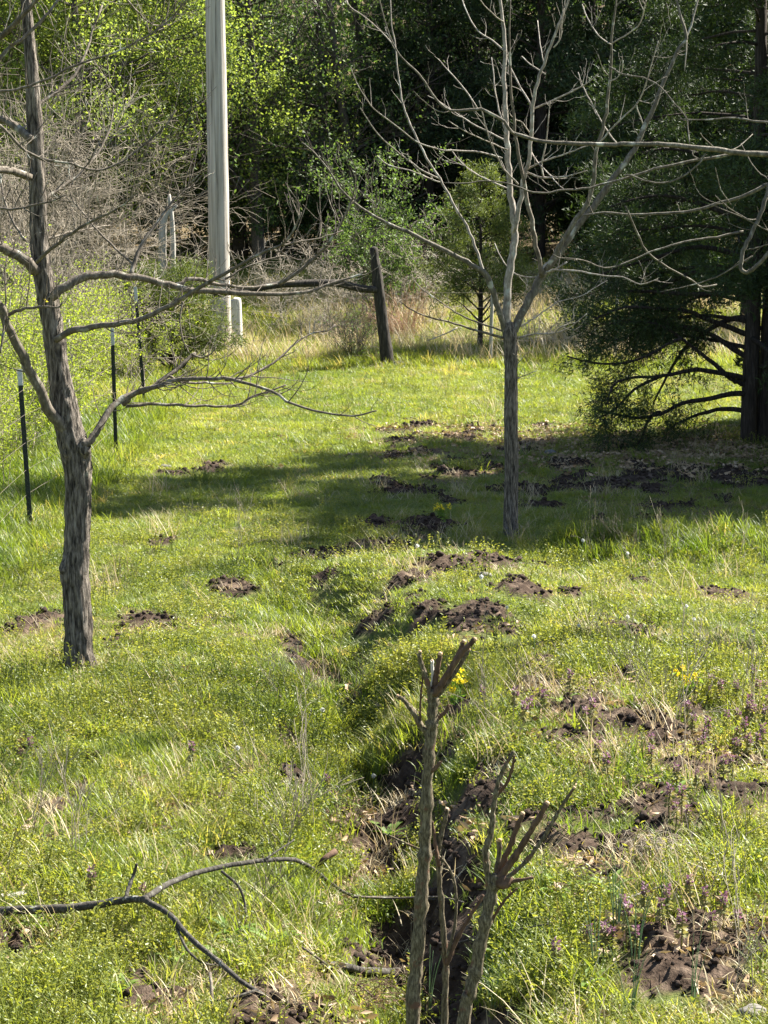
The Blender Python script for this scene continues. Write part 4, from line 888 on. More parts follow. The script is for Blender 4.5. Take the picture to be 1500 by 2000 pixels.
# ------------------------------------------------------------------ evergreens
def cedar_mesh(seed, H, W, nl, low_=.06, droop=.35, dens=1.0, nl_size=(.05, .10), w=.013, shape=1.0, clump=.16, open_=0.0, trunk_r=None, per=(9, 17)):
    """returns trunk mb, list of limb mbs, foliage mb, in local coordinates"""
    r_ = np.random.RandomState(seed); tk = MB(); fol = MB(); limbs = []
    tr0 = trunk_r or H * .018
    tube(tk, [(0, 0, -.15, tr0 * 1.25), (0, 0, .15, tr0), (.02 * H * .2, 0, H * .4, tr0 * .75), (0, .01 * H, H * .75, tr0 * .4), (0, 0, H * .98, .008)], sides=18, per=6, ridge=.2, rk=(12, 4), seed=seed)
    Cs = []; Ds = []
    for k in range(nl):
        f = low_ + (1 - low_) * ((k + r_.rand()) / nl) ** .9; z = H * f
        a = k * 2.4 + r_.normal(0, .3); reach = W * (1 - f) ** (.75 * shape) * r_.uniform(.7, 1.12) * (1 if f > .12 else .85) + .08
        rise = r_.uniform(.05, .5) * (1 - droop) - droop * (1 - f) * r_.uniform(.3, 1.2)
        d0 = np.array([math.cos(a), math.sin(a), rise + .3]); out = []; tips = []
        p = np.array([0, 0, z]); d = d0 / np.linalg.norm(d0); path = [(*p, tr0 * .28 * (1 - f) + .006)]; ns = 6
        for i in range(ns):
            d = d + np.array([0, 0, -.16 * droop - .03 + .06 * (i > 3)]) + r_.normal(0, .09, 3); d /= np.linalg.norm(d); p = p + d * reach / ns
            path.append((*p, (tr0 * .28 * (1 - f) + .006) * (1 - (i + 1) / ns * .85)))
        lb = MB(); tube(lb, path, sides=6, per=2, jit=.15, seed=k)
        PA = np.array(path)[:, :3]
        nb = max(4, int(reach * 9 * dens))
        for j in range(nb):
            t = r_.uniform(.25 + open_ * .3, 1.02) ** .8 * ns; i = min(int(t), ns - 1); q = PA[i] + (PA[i + 1] - PA[i]) * (t - i)
            dd = PA[i + 1] - PA[i]; dd /= np.linalg.norm(dd); s = np.cross(dd, r_.normal(0, 1, 3)); s /= np.linalg.norm(s)
            bd = dd * .6 + s * .8 + np.array([0, 0, -.12 * droop]); bl = r_.uniform(.12, .34) * (.5 + .5 * reach / W) * (W / 1.6) ** .5
            grow(r_, q, bd, bl, .006, 1, out, tips, up=-.05 * droop, wander=.25, nseg=3, kids=(1, 3), rmin=.002)
        segs(lb, out, 3); limbs.append(lb)
        for (tp, td) in tips:
            n = int(r_.uniform(*per) * dens ** .5)
            c = tp + r_.normal(0, clump * .42, (n, 3)) * np.array([1, 1, .7]); Cs.append(c); Ds.append(np.tile(td, (n, 1)) * .8 + r_.normal(0, .7, (n, 3)) + np.array([0, 0, .25]))
    Cs = np.concatenate(Cs); Ds = np.concatenate(Ds); n = len(Cs)
    leaves(fol, Cs, Ds, r_.uniform(*nl_size, n), w * r_.uniform(.7, 1.4, n), r_, .1)
    return tk, limbs, fol
def cedar(name, label, loc, mat, group=None, joined=True, **kw):
    t = thing(name, label, 'tree', loc, group); tk, lb, fo = cedar_mesh(**kw)
    part('trunk', tk, 'bark_d', t, off=(0, 0, 0))
    if joined:
        m_ = MB()
        for b in lb:
            for v, f_ in [(np.concatenate(b.v), b.f)]:
                base = m_.n; m_.v.append(v); m_.n += len(v)
                for f in f_: m_.f.append(f + base)
        part('branches', m_, 'bark_d', t, off=(0, 0, 0))
    else:
        for b in lb: part('branch', b, 'bark_d', t, off=(0, 0, 0))
    part('crown', fo, mat, t, off=(0, 0, 0))
    return t
BOUGH = [([(1444, 648), (1388, 626), (1346, 609), (1290, 603), (1220, 600), (1164, 623)], -.5), ([(1440, 745), (1427, 738), (1382, 701), (1332, 662), (1293, 637), (1262, 628)], -.4),
 ([(1332, 662), (1318, 665), (1262, 696), (1206, 710), (1150, 707), (1108, 696)], -.7), ([(1444, 768), (1388, 777), (1332, 788), (1290, 808), (1248, 816), (1206, 810), (1165, 800)], -.6),
 ([(1440, 735), (1360, 722), (1290, 735), (1240, 737), (1200, 750), (1185, 790)], -.9), ([(1290, 805), (1275, 810), (1262, 830), (1255, 850), (1245, 868)], -.5),
 ([(1444, 571), (1360, 575), (1276, 570), (1192, 567), (1153, 550)], .3), ([(1446, 500), (1370, 482), (1290, 500), (1220, 520), (1175, 535)], -.3), ([(1450, 430), (1380, 402), (1300, 382), (1235, 390), (1190, 405)], .2),
 ([(1450, 340), (1380, 305), (1300, 290), (1245, 300)], -.4), ([(1446, 620), (1390, 640), (1330, 690), (1290, 760), (1275, 790)], .5), ([(1446, 690), (1400, 660), (1340, 640), (1250, 650), (1200, 665), (1150, 650)], .4),
 ([(1446, 540), (1380, 530), (1320, 545), (1260, 590), (1230, 640)], .6), ([(1290, 735), (1240, 760), (1200, 800), (1170, 815)], -.8), ([(1446, 800), (1400, 800), (1350, 815), (1310, 835)], .4)]
def boughs(root, y0):
    r_ = np.random.RandomState(44)
    for k, (pts, dy) in enumerate(BOUGH):
        h0 = 6 if pts[0][0] > 1400 else 3.5
        if h0 == 6: pts = [(1470, pts[0][1] + 8)] + pts
        P = trace(pts, y0 if pts[0][0] > 1400 else y0 + dy * .6, y0 + dy, h0, 1.6); lb = MB(); tube(lb, P, sides=7, per=3, jit=.15, seed=k); out = []; tips = []
        C = catmull(P, 8); n = len(C)
        for j in range(int(13 * max(1, n / 34))):
            i = int(r_.uniform(.28, .985) ** .75 * (n - 2)); d = C[i + 1][:3] - C[i][:3]; d /= np.linalg.norm(d); s_ = np.cross(d, r_.normal(0, 1, 3)); s_ /= np.linalg.norm(s_)
            grow(r_, C[i][:3], d * .6 + s_ * .75 + np.array([0, 0, -.15]), r_.uniform(.12, .40), .005, 1, out, tips, up=-.1, wander=.22, nseg=3, kids=(2, 3), rmin=.002)
        segs(lb, out, 3); bo = part('branch', lb, 'bark_d', root); Cs = []; Ds = []
        for (tp, td) in tips:
            m_ = r_.randint(22, 40); Cs.append(tp + r_.normal(0, .05, (m_, 3))); Ds.append(np.tile(td, (m_, 1)) + r_.normal(0, .7, (m_, 3)))
        Cs = np.concatenate(Cs); Ds = np.concatenate(Ds); m_ = len(Cs); fo = MB()
        leaves(fo, Cs, Ds, r_.uniform(.04, .08, m_), r_.uniform(.007, .012, m_), r_, .1); part('foliage', fo, 'cedar', bo, off=tuple(root.location))
BIG = np.array([CED[0] - .02, CED[1], low(CED[0], CED[1])])
big = cedar('cedar_tree', 'large dark cedar with twin trunks and low drooping boughs over bare litter', BIG, 'cedar', joined=False, seed=5, H=9.2, W=2.35, nl=84, low_=.09, droop=.45, dens=1.75, nl_size=(.045, .09), w=.0125, shape=.55, per=(20, 34), clump=.19, open_=.3, trunk_r=.1)
boughs(big, BIG[1])
mb = MB(); tube(mb, [(BIG[0] + .19, BIG[1] + .1, BIG[2] - .1, .10), (BIG[0] + .2, BIG[1] + .1, BIG[2] + .8, .085), (BIG[0] + .24, BIG[1] + .1, BIG[2] + 2.4, .07), (BIG[0] + .3, BIG[1] + .1, BIG[2] + 4.4, .04), (BIG[0] + .34, BIG[1] + .1, BIG[2] + 5.6, .012)], sides=16, per=5, ridge=.2, rk=(10, 4), seed=31)
part('trunk', mb, 'bark_d', big)
g = gnd(937, 692); cedar('cedar_tree', 'young sunlit olive green cedar standing by the cross fence', (g[0], g[1], g[2]), 'cedar_l', seed=8, H=3.1, W=1.3, nl=46, low_=.14, droop=-.15, dens=1.4, nl_size=(.05, .10), w=.014, shape=.95, clump=.14, trunk_r=.05)
g = gnd(335, 742); cedar('cedar_bush', 'squat rounded olive cedar bush in front of the utility pole', (g[0], g[1], g[2]), 'cedar_l', seed=9, H=1.5, W=.95, nl=40, low_=.04, droop=-.1, dens=2.0, nl_size=(.05, .10), w=.013, shape=.45, clump=.14, trunk_r=.06)
# dark cedars of the wood edge, copies of two builds
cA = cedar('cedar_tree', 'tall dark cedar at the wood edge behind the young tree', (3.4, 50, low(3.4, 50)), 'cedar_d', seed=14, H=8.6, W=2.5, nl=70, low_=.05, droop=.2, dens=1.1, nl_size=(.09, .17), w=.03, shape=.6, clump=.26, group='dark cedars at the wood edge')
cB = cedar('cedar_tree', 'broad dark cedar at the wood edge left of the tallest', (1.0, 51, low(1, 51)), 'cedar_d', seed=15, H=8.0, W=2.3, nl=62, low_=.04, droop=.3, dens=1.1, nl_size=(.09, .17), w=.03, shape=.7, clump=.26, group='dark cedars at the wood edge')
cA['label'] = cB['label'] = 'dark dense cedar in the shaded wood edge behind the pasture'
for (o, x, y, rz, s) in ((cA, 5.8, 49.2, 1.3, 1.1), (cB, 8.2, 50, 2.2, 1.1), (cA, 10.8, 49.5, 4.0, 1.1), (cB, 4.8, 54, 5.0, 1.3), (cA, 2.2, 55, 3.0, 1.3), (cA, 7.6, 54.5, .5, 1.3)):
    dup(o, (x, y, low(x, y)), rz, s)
# greener cedar behind the big one, and the row out of frame that shades the right of the meadow
cC = cedar('cedar_tree', 'greener sunlit cedar filling in behind the large twin trunk cedar', (6.6, 41, low(6.6, 41)), 'cedar', seed=17, H=7.4, W=2.0, nl=70, low_=.06, droop=.3, dens=1.5, nl_size=(.08, .15), w=.034, shape=.6, clump=.2)
for k, (x, y, s, rz) in enumerate(((7.4, 23.7, 1.25, 1), (8.2, 26, 1.4, 2.2), (6.8, 25.5, 1.15, 3.1), (5.9, 27.6, .8, .4), (10, 25.6, 1.5, 4))):
    dup(cC, (x, y, low(x, y)), rz, s, label='cedar in the row standing to the right beyond the large twin trunk cedar', group='cedars beyond the right side')

# ------------------------------------------------------------------ woods behind
def bare(name, label, loc, seed, H, mat='twig_dark', spread=1.0, depth=4, group=None, leafmat=None, nleaf=0, lsize=.06, r0=None, nk=14, clear=.15):
    r_ = np.random.RandomState(seed); t = thing(name, label, 'tree', loc, group); tk = MB(); r0 = r0 or H * .016; pts = []
    x = y = 0
    for k in range(7):
        f = k / 6; pts.append((x, y, f * H * .95 - .15, r0 * (1 - .9 * f) + .004)); x += r_.normal(0, .035 * H * .5); y += r_.normal(0, .03 * H * .5)
    tube(tk, pts, sides=10, per=3, ridge=.1, rk=(8, 4), seed=seed); part('trunk', tk, mat, t, off=(0, 0, 0))
    out = []; tips = []; C = catmull(pts, 6)
    for k in range(nk):
        i = int(r_.uniform(clear, .97) * (len(C) - 1)); a = r_.uniform(0, 6.28); f = i / len(C)
        grow(r_, C[i][:3], (math.cos(a), math.sin(a), r_.uniform(.1, .9)), H * spread * r_.uniform(.2, .34) * (1.15 - .6 * f), max(C[i][3] * .5, .008), depth - 1, out, tips, up=.08, wander=.2, nseg=5, kids=(3, 5), ang=(.4, .95), rmin=.0035)
    mb = MB(); segs(mb, out, 3); part('branches', mb, mat, t, off=(0, 0, 0))
    if nleaf:
        T = np.array([p for p, d in tips]); Dd = np.array([d for p, d in tips]); k = r_.randint(0, len(T), nleaf)
        mb = MB(); leaves(mb, T[k] + r_.normal(0, .16, (nleaf, 3)), Dd[k] + r_.normal(0, .9, (nleaf, 3)) + np.array([0, 0, -.3]), lsize * r_.uniform(.6, 1.3, nleaf), lsize * .7 * r_.uniform(.6, 1.2, nleaf), r_)
        part('crown', mb, leafmat, t, off=(0, 0, 0))
    return t
# fresh green trees behind the pole on the left
gA = bare('leafy_tree', 'fresh yellow green leafy tree behind the utility pole', (-6.4, 47, low(-6.4, 47)), 51, 9.5, 'twig_dark', 1.15, 4, 'fresh green trees', 'leaf', 50000, .075, nk=24)
gB = bare('leafy_tree', 'fresh yellow green leafy tree behind the utility pole', (-8.4, 48, low(-8.4, 48)), 52, 9.0, 'twig_dark', 1.2, 4, 'fresh green trees', 'leaf', 50000, .075, nk=24)
GL = 'fresh yellow green leafy tree in the wood behind the utility pole'
gA['label'] = gB['label'] = GL
dup(gA, (-9.6, 51, low(-9.6, 51)), 2, 1.05); dup(gB, (-6.7, 52, low(-6.7, 52)), 4, 1.0); dup(gA, (-10.5, 47, low(-10.5, 47)), 4.4, 1)
dup(gB, (-7.4, 55, low(-7.4, 55)), 1.2, 1.1)
# grey half-leafed wood in the middle
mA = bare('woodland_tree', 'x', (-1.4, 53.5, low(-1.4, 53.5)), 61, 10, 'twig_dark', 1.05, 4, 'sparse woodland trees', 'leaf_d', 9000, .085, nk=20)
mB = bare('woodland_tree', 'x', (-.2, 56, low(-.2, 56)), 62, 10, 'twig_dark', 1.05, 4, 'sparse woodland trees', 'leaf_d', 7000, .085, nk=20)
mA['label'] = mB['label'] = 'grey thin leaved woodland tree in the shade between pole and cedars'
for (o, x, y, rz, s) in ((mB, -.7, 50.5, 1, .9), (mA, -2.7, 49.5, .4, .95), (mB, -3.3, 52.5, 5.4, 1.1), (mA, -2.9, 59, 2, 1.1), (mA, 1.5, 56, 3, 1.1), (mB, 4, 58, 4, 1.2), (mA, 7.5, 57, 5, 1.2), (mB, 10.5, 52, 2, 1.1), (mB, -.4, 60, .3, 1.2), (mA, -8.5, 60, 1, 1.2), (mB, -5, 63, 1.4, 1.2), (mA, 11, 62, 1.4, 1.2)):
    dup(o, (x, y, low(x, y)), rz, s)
# far wood: one mass of foliage on the rise
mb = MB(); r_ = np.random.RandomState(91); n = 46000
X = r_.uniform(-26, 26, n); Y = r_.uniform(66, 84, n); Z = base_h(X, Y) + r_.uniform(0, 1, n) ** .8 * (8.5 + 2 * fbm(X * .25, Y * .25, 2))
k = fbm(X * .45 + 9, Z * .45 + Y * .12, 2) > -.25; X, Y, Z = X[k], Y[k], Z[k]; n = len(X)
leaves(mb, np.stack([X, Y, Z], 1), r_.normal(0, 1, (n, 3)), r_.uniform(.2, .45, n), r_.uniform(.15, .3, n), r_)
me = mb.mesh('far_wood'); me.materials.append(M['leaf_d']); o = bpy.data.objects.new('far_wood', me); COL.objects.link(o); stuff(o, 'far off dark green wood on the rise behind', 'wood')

# tangled bare shrubs, left behind the fence
def shrub(name, label, loc, seed, H, W, mat, n=26, depth=3, group=None, up=.1, leafmat=None, nleaf=0, lsize=.03, rmin=.0022, r0=.012, cat='shrub'):
    r_ = np.random.RandomState(seed); t = thing(name, label, cat, loc, group); out = []; tips = []
    for k in range(n):
        a = r_.uniform(0, 6.28); s = r_.uniform(.1, 1.0) * W / H
        grow(r_, (r_.normal(0, W * .12), r_.normal(0, W * .12), -.05), (math.cos(a) * s, math.sin(a) * s, 1), H * r_.uniform(.6, 1.05), r0 * r_.uniform(.5, 1.1), depth, out, tips, up=up, wander=.2, nseg=5, kids=(3, 5), ang=(.35, 1.0), ratio=(.35, .6), rmin=rmin)
    mb = MB(); segs(mb, out, 3); part('stems', mb, mat, t, off=(0, 0, 0))
    if nleaf:
        S = np.array(out); k = r_.randint(0, len(S), nleaf); f = r_.rand(nleaf)[:, None]; C = S[k, :3] * (1 - f) + S[k, 3:6] * f
        kk = C[:, 2] > .1; C = C[kk]; m_ = len(C)
        mb = MB(); leaves(mb, C + r_.normal(0, .03, (m_, 3)), r_.normal(0, 1, (m_, 3)), lsize * r_.uniform(.6, 1.4, m_), lsize * .6 * r_.uniform(.6, 1.3, m_), r_); part('leaves', mb, leafmat, t, off=(0, 0, 0))
    return t
sA = shrub('bare_shrub', 'x', (-5.0, 34, low(-5, 34)), 71, 3.0, 1.7, 'twig', 15, 3, 'bare thicket', up=.0, rmin=.003)
sB = shrub('bare_shrub', 'x', (-5.2, 38.5, low(-5.2, 38.5)), 72, 3.2, 1.8, 'twig', 15, 3, 'bare thicket', up=-.02, rmin=.003)
sA['label'] = sB['label'] = 'grey bare twiggy shrub in the thicket behind the wire fence'
for (o, x, y, rz, s) in ((sB, -6.0, 36, 1, 1.3), (sA, -5.7, 40, 2, 1.35), (sB, -7.0, 33, 3, 1.15), (sA, -6.2, 45, 4, 1.2), (sA, -4.6, 30.5, 5, .8), (sB, -7.3, 39, .4, 1.2)):
    dup(o, (x, y, low(x, y)), rz, s)
lA = shrub('leafy_shrub', 'x', (-3.9, 24.5, low(-3.9, 24.5)), 75, 1.5, .9, 'twig', 16, 3, 'leafy hedge shrubs', up=.05, leafmat='leaf_y', nleaf=7000, lsize=.032, rmin=.0018, r0=.009)
lB = shrub('leafy_shrub', 'x', (-4.0, 27.5, low(-4, 27.5)), 76, 1.7, 1.0, 'twig', 16, 3, 'leafy hedge shrubs', up=.05, leafmat='leaf_y', nleaf=7000, lsize=.034, rmin=.0018, r0=.009)
lA['label'] = lB['label'] = 'yellow green leafy shrub growing along the far side of the wire fence'
for (o, x, y, rz, s) in ((lB, -3.85, 21.8, 1, .75), (lA, -4.6, 22.9, 2, .95), (lA, -4.3, 30.3, 3, 1.1), (lB, -4.9, 25.8, 4, 1.05), (lB, -3.7, 32.6, 5, .8), (lA, -4.0, 19.6, .7, .6)):
    dup(o, (x, y, low(x, y)), rz, s)
# snag pair behind the cedar bush
g = gnd(320, 730); sn = thing('dead_snag', 'dead grey forked snag rising behind the squat cedar bush', 'tree', g)
for (pts, hm) in (([(322, 745, 9), (320, 640, 9), (318, 540, 8.5), (317, 470, 8), (322, 425, 6), (345, 400, 3)], 'greywood'), ([(335, 745, 6), (337, 600, 6), (338, 500, 5.5), (336, 430, 4.5), (330, 380, 3)], 'greywood')):
    mb = MB(); tube(mb, trace(pts, g[1] + .5, g[1] + .7, 0, 0), sides=12, per=4, ridge=.18, rk=(7, 5), seed=len(sn.children)); part('trunk', mb, hm, sn)
# brush at the cross fence
g = gnd(690, 712); shrub('bare_shrub', 'small dark twiggy shrub at the foot of the leaning corner post', (g[0], g[1] + .1, g[2]), 81, .95, .5, 'twig_dark', 30, 2, up=.1, leafmat='leaf_d', nleaf=900, lsize=.03, rmin=.002, r0=.006)
g = gnd(1120, 690); pA = shrub('dry_brush', 'pale tangled dry brush behind the cross fence between the young cedar and big cedar', (g[0], 39.2, low(g[0], 39.2)), 82, 1.5, 1.1, 'twig_pale', 13, 3, up=-.04, rmin=.002, r0=.006)
dup(pA, (2.6, 38.4, low(2.6, 38.4)), 1.6, .95, 'low pale dry brush by the cross fence beside the drooping cedar boughs')
dup(pA, (-.9, 39.6, low(-.9, 39.6)), 2.6, .55, 'pale tangled dry brush behind the brace log')
dup(pA, (-1.9, 41.5, low(-1.9, 41.5)), .6, .95, 'tall pale dry weeds just right of the utility pole')
dup(pA, (-.8, 43.0, low(-.8, 43)), 3.6, 1.05, 'tall pinkish dry weeds in front of the shaded wood')
dup(pA, (.5, 41.2, low(.5, 41.2)), 4.1, 1.2, 'pale upright dry stems rising beside the young cedar')
g = gnd(800, 600); sx, sy = .35, 40.2
mb = MB(); r_ = np.random.RandomState(83); out = []
for k in range(260):
    p = np.array([sx + r_.normal(0, .16), sy + r_.normal(0, .12), low(sx, sy)]); a = r_.uniform(0, 6.28)
    grow(r_, p, (math.cos(a) * .5 - .25, math.sin(a) * .4, 1), r_.uniform(.7, 1.25), .004, 0, out, tips, up=-.12, wander=.05, nseg=6, rmin=.0022)
segs(mb, out, 3); solo('dry_sedge_clump', mb, 'straw_r', 'arching reddish straw sedge clump behind the leaning corner post', 'grass clump', (sx, sy, low(sx, sy)))
gp = gnd(735, 540)
shrub('evergreen_shrub', 'dark leafy shrub behind the top of the leaning corner post', (-.25, 41.5, low(-.25, 41.5)), 84, 2.5, .8, 'twig_dark', 18, 3, up=.05, leafmat='leaf_d', nleaf=9000, lsize=.06, rmin=.003, r0=.014)

# understorey bushes between the trunks of the wood
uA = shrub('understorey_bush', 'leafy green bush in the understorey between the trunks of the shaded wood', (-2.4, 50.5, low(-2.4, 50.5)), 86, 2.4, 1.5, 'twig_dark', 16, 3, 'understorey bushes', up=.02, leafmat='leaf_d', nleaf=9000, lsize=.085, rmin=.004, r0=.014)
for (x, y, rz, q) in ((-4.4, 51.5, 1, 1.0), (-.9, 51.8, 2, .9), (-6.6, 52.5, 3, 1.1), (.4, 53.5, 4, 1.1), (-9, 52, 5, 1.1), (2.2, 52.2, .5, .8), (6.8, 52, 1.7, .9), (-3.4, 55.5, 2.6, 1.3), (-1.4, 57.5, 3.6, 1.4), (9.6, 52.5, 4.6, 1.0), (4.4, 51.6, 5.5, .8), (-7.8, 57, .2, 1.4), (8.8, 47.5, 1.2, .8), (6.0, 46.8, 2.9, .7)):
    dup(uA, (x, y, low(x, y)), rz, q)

# ------------------------------------------------------------------ small plants and stones of the foreground
def pt(u, v): 
    g = gnd(u, v); return np.array([g[0], g[1], hz(g[0], g[1])])
def rosette(name, label, n, Lr, Wr, seed, up=.9, group=None):
    r_ = np.random.RandomState(seed); t = thing(name, label, 'plant', (0, 0, 0), group)
    for k in range(n):
        a = k * 2.4 + r_.normal(0, .3); L_ = Lr * r_.uniform(.7, 1.2); W_ = Wr * r_.uniform(.8, 1.2); d = np.array([math.cos(a), math.sin(a), up * r_.uniform(.5, 1.3)]); s = np.array([-math.sin(a), math.cos(a), 0]); d /= np.linalg.norm(d)
        p = np.array([0, 0, 0.0]); V = []
        for i in range(6):
            f = i / 5; ww = W_ * math.sin(math.pi * min(1, .12 + f * .86)) ** .8
            V += [p - s * ww / 2 + np.array([0, 0, ww * .18]), p, p + s * ww / 2 + np.array([0, 0, ww * .18])]
            p = p + d * L_ / 5; d = d + np.array([0, 0, -.22]); d /= np.linalg.norm(d)
        mb = MB(); mb.add(V, [q for i in range(5) for q in ([3 * i, 3 * i + 1, 3 * i + 4, 3 * i + 3], [3 * i + 1, 3 * i + 2, 3 * i + 5, 3 * i + 4])]); part('leaf', mb, 'blade', t)
    return t
WG = 'broad leaved weeds'
WL = 'bright broad leaved weed with pointed leaves in the foreground grass'
rA = rosette('broad_leaf_weed', WL, 9, .13, .032, 1, .9, WG); rB = rosette('broad_leaf_weed', WL, 7, .17, .03, 2, 1.1, WG)
spots = [(1085, 1750), (1000, 1885), (980, 1905), (450, 1830), (470, 1850), (430, 1875), (560, 1800), (345, 1880), (1385, 1670), (1450, 1690), (1490, 1720), (700, 1420), (690, 1350), (640, 1340), (880, 1370), (900, 1360), (1320, 1560), (1190, 1745), (1250, 1800), (530, 1850), (220, 1730), (640, 1480), (660, 1460), (1100, 1380), (1420, 1440), (80, 1820), (760, 1640), (1150, 1930), (240, 1940)]
for i, (u, v) in enumerate(spots):
    q = pt(u, v); o = rA if i == 0 else (rB if i == 1 else None); s = random.uniform(.7, 1.1) * (1 if v > 1500 else .8)
    if o: o.location = tuple(q)
    else: dup((rA, rB)[i % 2], q, random.uniform(0, 6), s)
# onion grass stalks
def stalks(seed, n, H):
    r_ = np.random.RandomState(seed); t = thing('onion_grass', 'tall thin blue green onion stalks standing in the foreground weeds', 'plant', (0, 0, 0), 'onion grass stalks')
    for k in range(n):
        a = r_.uniform(0, 6.28); b = r_.uniform(.02, .3); P = []; h = H * r_.uniform(.6, 1.1)
        for i in range(6): f = i / 5; P.append((.015 * math.cos(a) + math.cos(a) * b * h * f ** 1.8, .015 * math.sin(a) + math.sin(a) * b * h * f ** 1.8, h * f, .0028 * (1 - .75 * f)))
        mb = MB(); tube(mb, P, sides=5, per=2); part('stalk', mb, 'onion', t)
    return t
oA = stalks(1, 5, .42); oB = stalks(2, 6, .36)
for i, (u, v) in enumerate([(1165, 1900), (1205, 1830), (1300, 1835), (835, 1990), (1015, 1950), (1230, 1990), (1350, 1960), (1240, 1890), (960, 1990)]):
    q = pt(u, v); o = (oA, oB)[i % 2]
    if i < 2: o.location = tuple(q)
    else: dup(o, q, random.uniform(0, 6), random.uniform(.7, 1.0))
# purple dead nettles
def nettle(seed):
    r_ = np.random.RandomState(seed); t = thing('dead_nettle', 'small purple flowered dead nettle in the weeds on the right', 'flower', (0, 0, 0), 'purple dead nettles'); h = r_.uniform(.11, .15)
    mb = MB(); tube(mb, [(0, 0, -.01, .003), (.006, 0, h * .5, .0028), (0, .004, h, .002)], sides=5); part('stem', mb, 'nettle', t)
    mb = MB(); C, D = [], []
    for lv in range(5):
        for k in range(5): a = k * 1.257 + lv * .6; C.append((0, 0, h * (.5 + .12 * lv))); D.append((math.cos(a), math.sin(a), -.15))
    leaves(mb, np.array(C), np.array(D), np.repeat(np.linspace(.032, .016, 5), 5), np.repeat(np.linspace(.024, .012, 5), 5), r_); part('leaf_whorl', mb, 'nettle', t)
    mb = MB(); n = 34; a = r_.uniform(0, 6.28, n); z = h * r_.uniform(.78, 1.12, n); leaves(mb, np.stack([.004 * np.cos(a), .004 * np.sin(a), z], 1), np.stack([np.cos(a), np.sin(a), r_.uniform(.1, .9, n)], 1), r_.uniform(.012, .02, n), .008, r_); part('bloom', mb, 'purple', t)
    return t
nA, nB = nettle(1), nettle(2)
r_ = np.random.RandomState(5)
NS = [(1215, 1825), (1290, 1850), (1300, 1835), (1225, 1862), (1195, 1875), (1180, 1880), (1240, 1885), (1390, 1860), (1410, 1840), (1375, 1815), (1085, 1920), (1345, 1800), (1260, 1815), (1330, 1870), (280, 1790), (180, 1775), (1440, 1850), (1150, 1870)]
NS += [(r_.uniform(1340, 1500), r_.uniform(1340, 1500)) for k in range(34)] + [(r_.uniform(1150, 1480), r_.uniform(1480, 1640)) for k in range(14)] + [(r_.uniform(930, 1160), r_.uniform(1380, 1440)) for k in range(8)] + [(640, 1570), (585, 1640), (375, 1510), (60, 1500)]
for i, (u, v) in enumerate(NS):
    q = pt(u, v); o = (nA, nB)[i % 2]
    if i < 2: o.location = tuple(q)
    else: dup(o, q, random.uniform(0, 6), random.uniform(.8, 1.25))
for o in [o for o in COL.objects if o.name.startswith('dead_nettle')]:
    o['label'] = 'small purple flowered dead nettle among the foreground weeds'
# seed heads
mb = MB(); n = 60; V = RS.normal(0, 1, (n, 3)); V /= np.linalg.norm(V, axis=1)[:, None]
dh = thing('dandelion_seed_head', 'small white dandelion seed head above the grass', 'flower', (0, 0, 0), 'dandelion seed heads')
leaves(mb, np.tile([0, 0, .16], (n, 1)) + V * .003, V, .013, .007, RS); part('seed_ball', mb, 'fluff', dh); mb = MB(); tube(mb, [(0, 0, -.01, .002), (.006, 0, .08, .002), (0, 0, .158, .0017)], sides=5); part('stem', mb, 'onion', dh)
for i, (u, v) in enumerate([(1225, 1098), (1042, 1278), (1340, 1205), (990, 1205), (1225, 1230), (1138, 1075), (815, 1090), (1130, 1240), (1470, 1250), (730, 1545), (465, 1490), (940, 1155), (1355, 1230), (630, 1420)]):
    q = pt(u, v + 22)
    if i == 0: dh.location = tuple(q)
    else: dup(dh, q, random.uniform(0, 6), random.uniform(.7, 1.1))
# yellow flowering weeds
def yellowplant(seed, label, uv, h):
    r_ = np.random.RandomState(seed); q = pt(*uv); t = thing('yellow_wildflower', label, 'flower', q); out = []; tips = []
    for k in range(5): a = r_.uniform(0, 6.28); grow(r_, q, (math.cos(a) * .35, math.sin(a) * .35, 1), h * r_.uniform(.6, 1), .003, 1, out, tips, up=.1, wander=.12, nseg=4, kids=(1, 2), rmin=.0016)
    mb = MB(); segs(mb, out, 4); S = np.array(out); k = r_.randint(0, len(S), 40); leaves(mb, S[k, :3], r_.normal(0, 1, (40, 3)) + [0, 0, .3], .05, .018, r_); part('stems', mb, 'blade', t)
    mb = MB()
    for (p, d) in tips[:9]:
        if p[2] > q[2] + h * .5: n = 12; leaves(mb, p + r_.normal(0, .008, (n, 3)), r_.normal(0, 1, (n, 3)) + [0, 0, .5], .018, .013, r_)
    part('bloom', mb, 'yellow', t)
yellowplant(1, 'yellow wildflower on the dark earth mound near the young tree', (868, 1028), .16)
yellowplant(2, 'yellow wildflower behind the top of the cut sapling', (890, 1385), .16)
yellowplant(5, 'yellow wildflower in the weeds beside the purple flowers', (1335, 1380), .15)
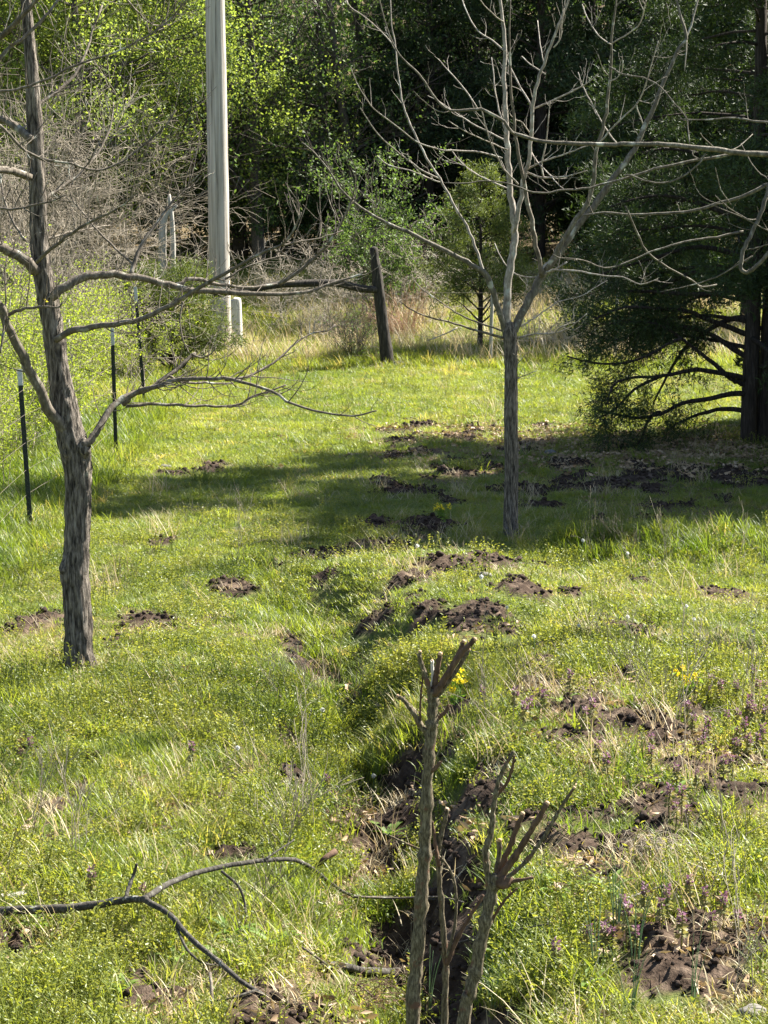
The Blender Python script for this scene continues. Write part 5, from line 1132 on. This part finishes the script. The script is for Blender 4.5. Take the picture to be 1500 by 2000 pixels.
# dry weed stalks
def dryweed(seed, h):
    r_ = np.random.RandomState(seed); out = []; tp = []
    for k in range(3): grow(r_, (r_.normal(0, .02), r_.normal(0, .02), -.02), (r_.normal(0, .22), r_.normal(0, .22), 1), h * r_.uniform(.6, 1), .0026, 2, out, tp, up=.05, wander=.1, nseg=5, kids=(2, 4), ang=(.3, .7), rmin=.0011)
    mb = MB(); segs(mb, out, 3); return solo('dry_weed', mb, 'twig_dark' if seed % 2 else 'twig', 'thin leafless dead weed stalk standing in the grass', 'weed', (0, 0, 0), 'dead weed stalks')
dws = [dryweed(k, .42) for k in range(4)]
DW = [(940, 1440), (965, 1420), (580, 1400), (615, 1390), (1330, 1500), (1290, 1420), (1220, 1400), (1370, 1330), (1460, 1420), (60, 1640), (130, 1700), (10, 1720), (600, 1640), (540, 1720), (560, 1660), (1385, 1760), (1450, 1960), (480, 1850), (470, 1060), (375, 1075), (1450, 1110), (1230, 1100), (1290, 1105), (1180, 1090), (470, 1110), (700, 1380), (1240, 1290), (420, 1090), (1150, 1090), (1500, 1120), (180, 985), (210, 995)]
for i, (u, v) in enumerate(DW):
    q = pt(u, v)
    if i < 4: dws[i].location = tuple(q)
    else: dup(dws[i % 4], q, random.uniform(0, 6), random.uniform(.6, 1.1) * (1.2 if v > 1300 else .9))
# stones
def stone(label, u, v, r, seed):
    bm = bmesh.new(); bmesh.ops.create_icosphere(bm, subdivisions=3, radius=1); V = np.array([v_.co[:] for v_ in bm.verts]); Fx = [[v_.index for v_ in f.verts] for f in bm.faces]; bm.free()
    V = V * (1 + .35 * perlin(V[:, 0] * 1.3 + seed * 7, V[:, 1] * 1.3 + V[:, 2])[:, None] + .12 * perlin(V[:, 0] * 4 + seed, V[:, 2] * 4 + V[:, 1])[:, None]) * np.array([1.2, .9, .6])
    q = pt(u, v); mb = MB(); mb.add(V * r + q + np.array([0, 0, r * .3]), Fx); solo('stone', mb, 'stone', label, 'stone', q)
stone('pale flat stone at the foot of the leaning corner post', 778, 716, .10, 1); stone('rounded pale stone at the foot of the twin trunk cedar', 1488, 846, .11, 2)
stone('small white stone in the grazed patch right of the ditch', 946, 1128, .045, 3); stone('pale stone on the trampled litter near the drooping cedar boughs', 1075, 888, .06, 4)
stone('small pale stone in the meadow near the thick leaning trunk', 322, 915, .05, 5); stone('small light stone on the earth bank below the purple flowers', 1470, 1990, .05, 6)
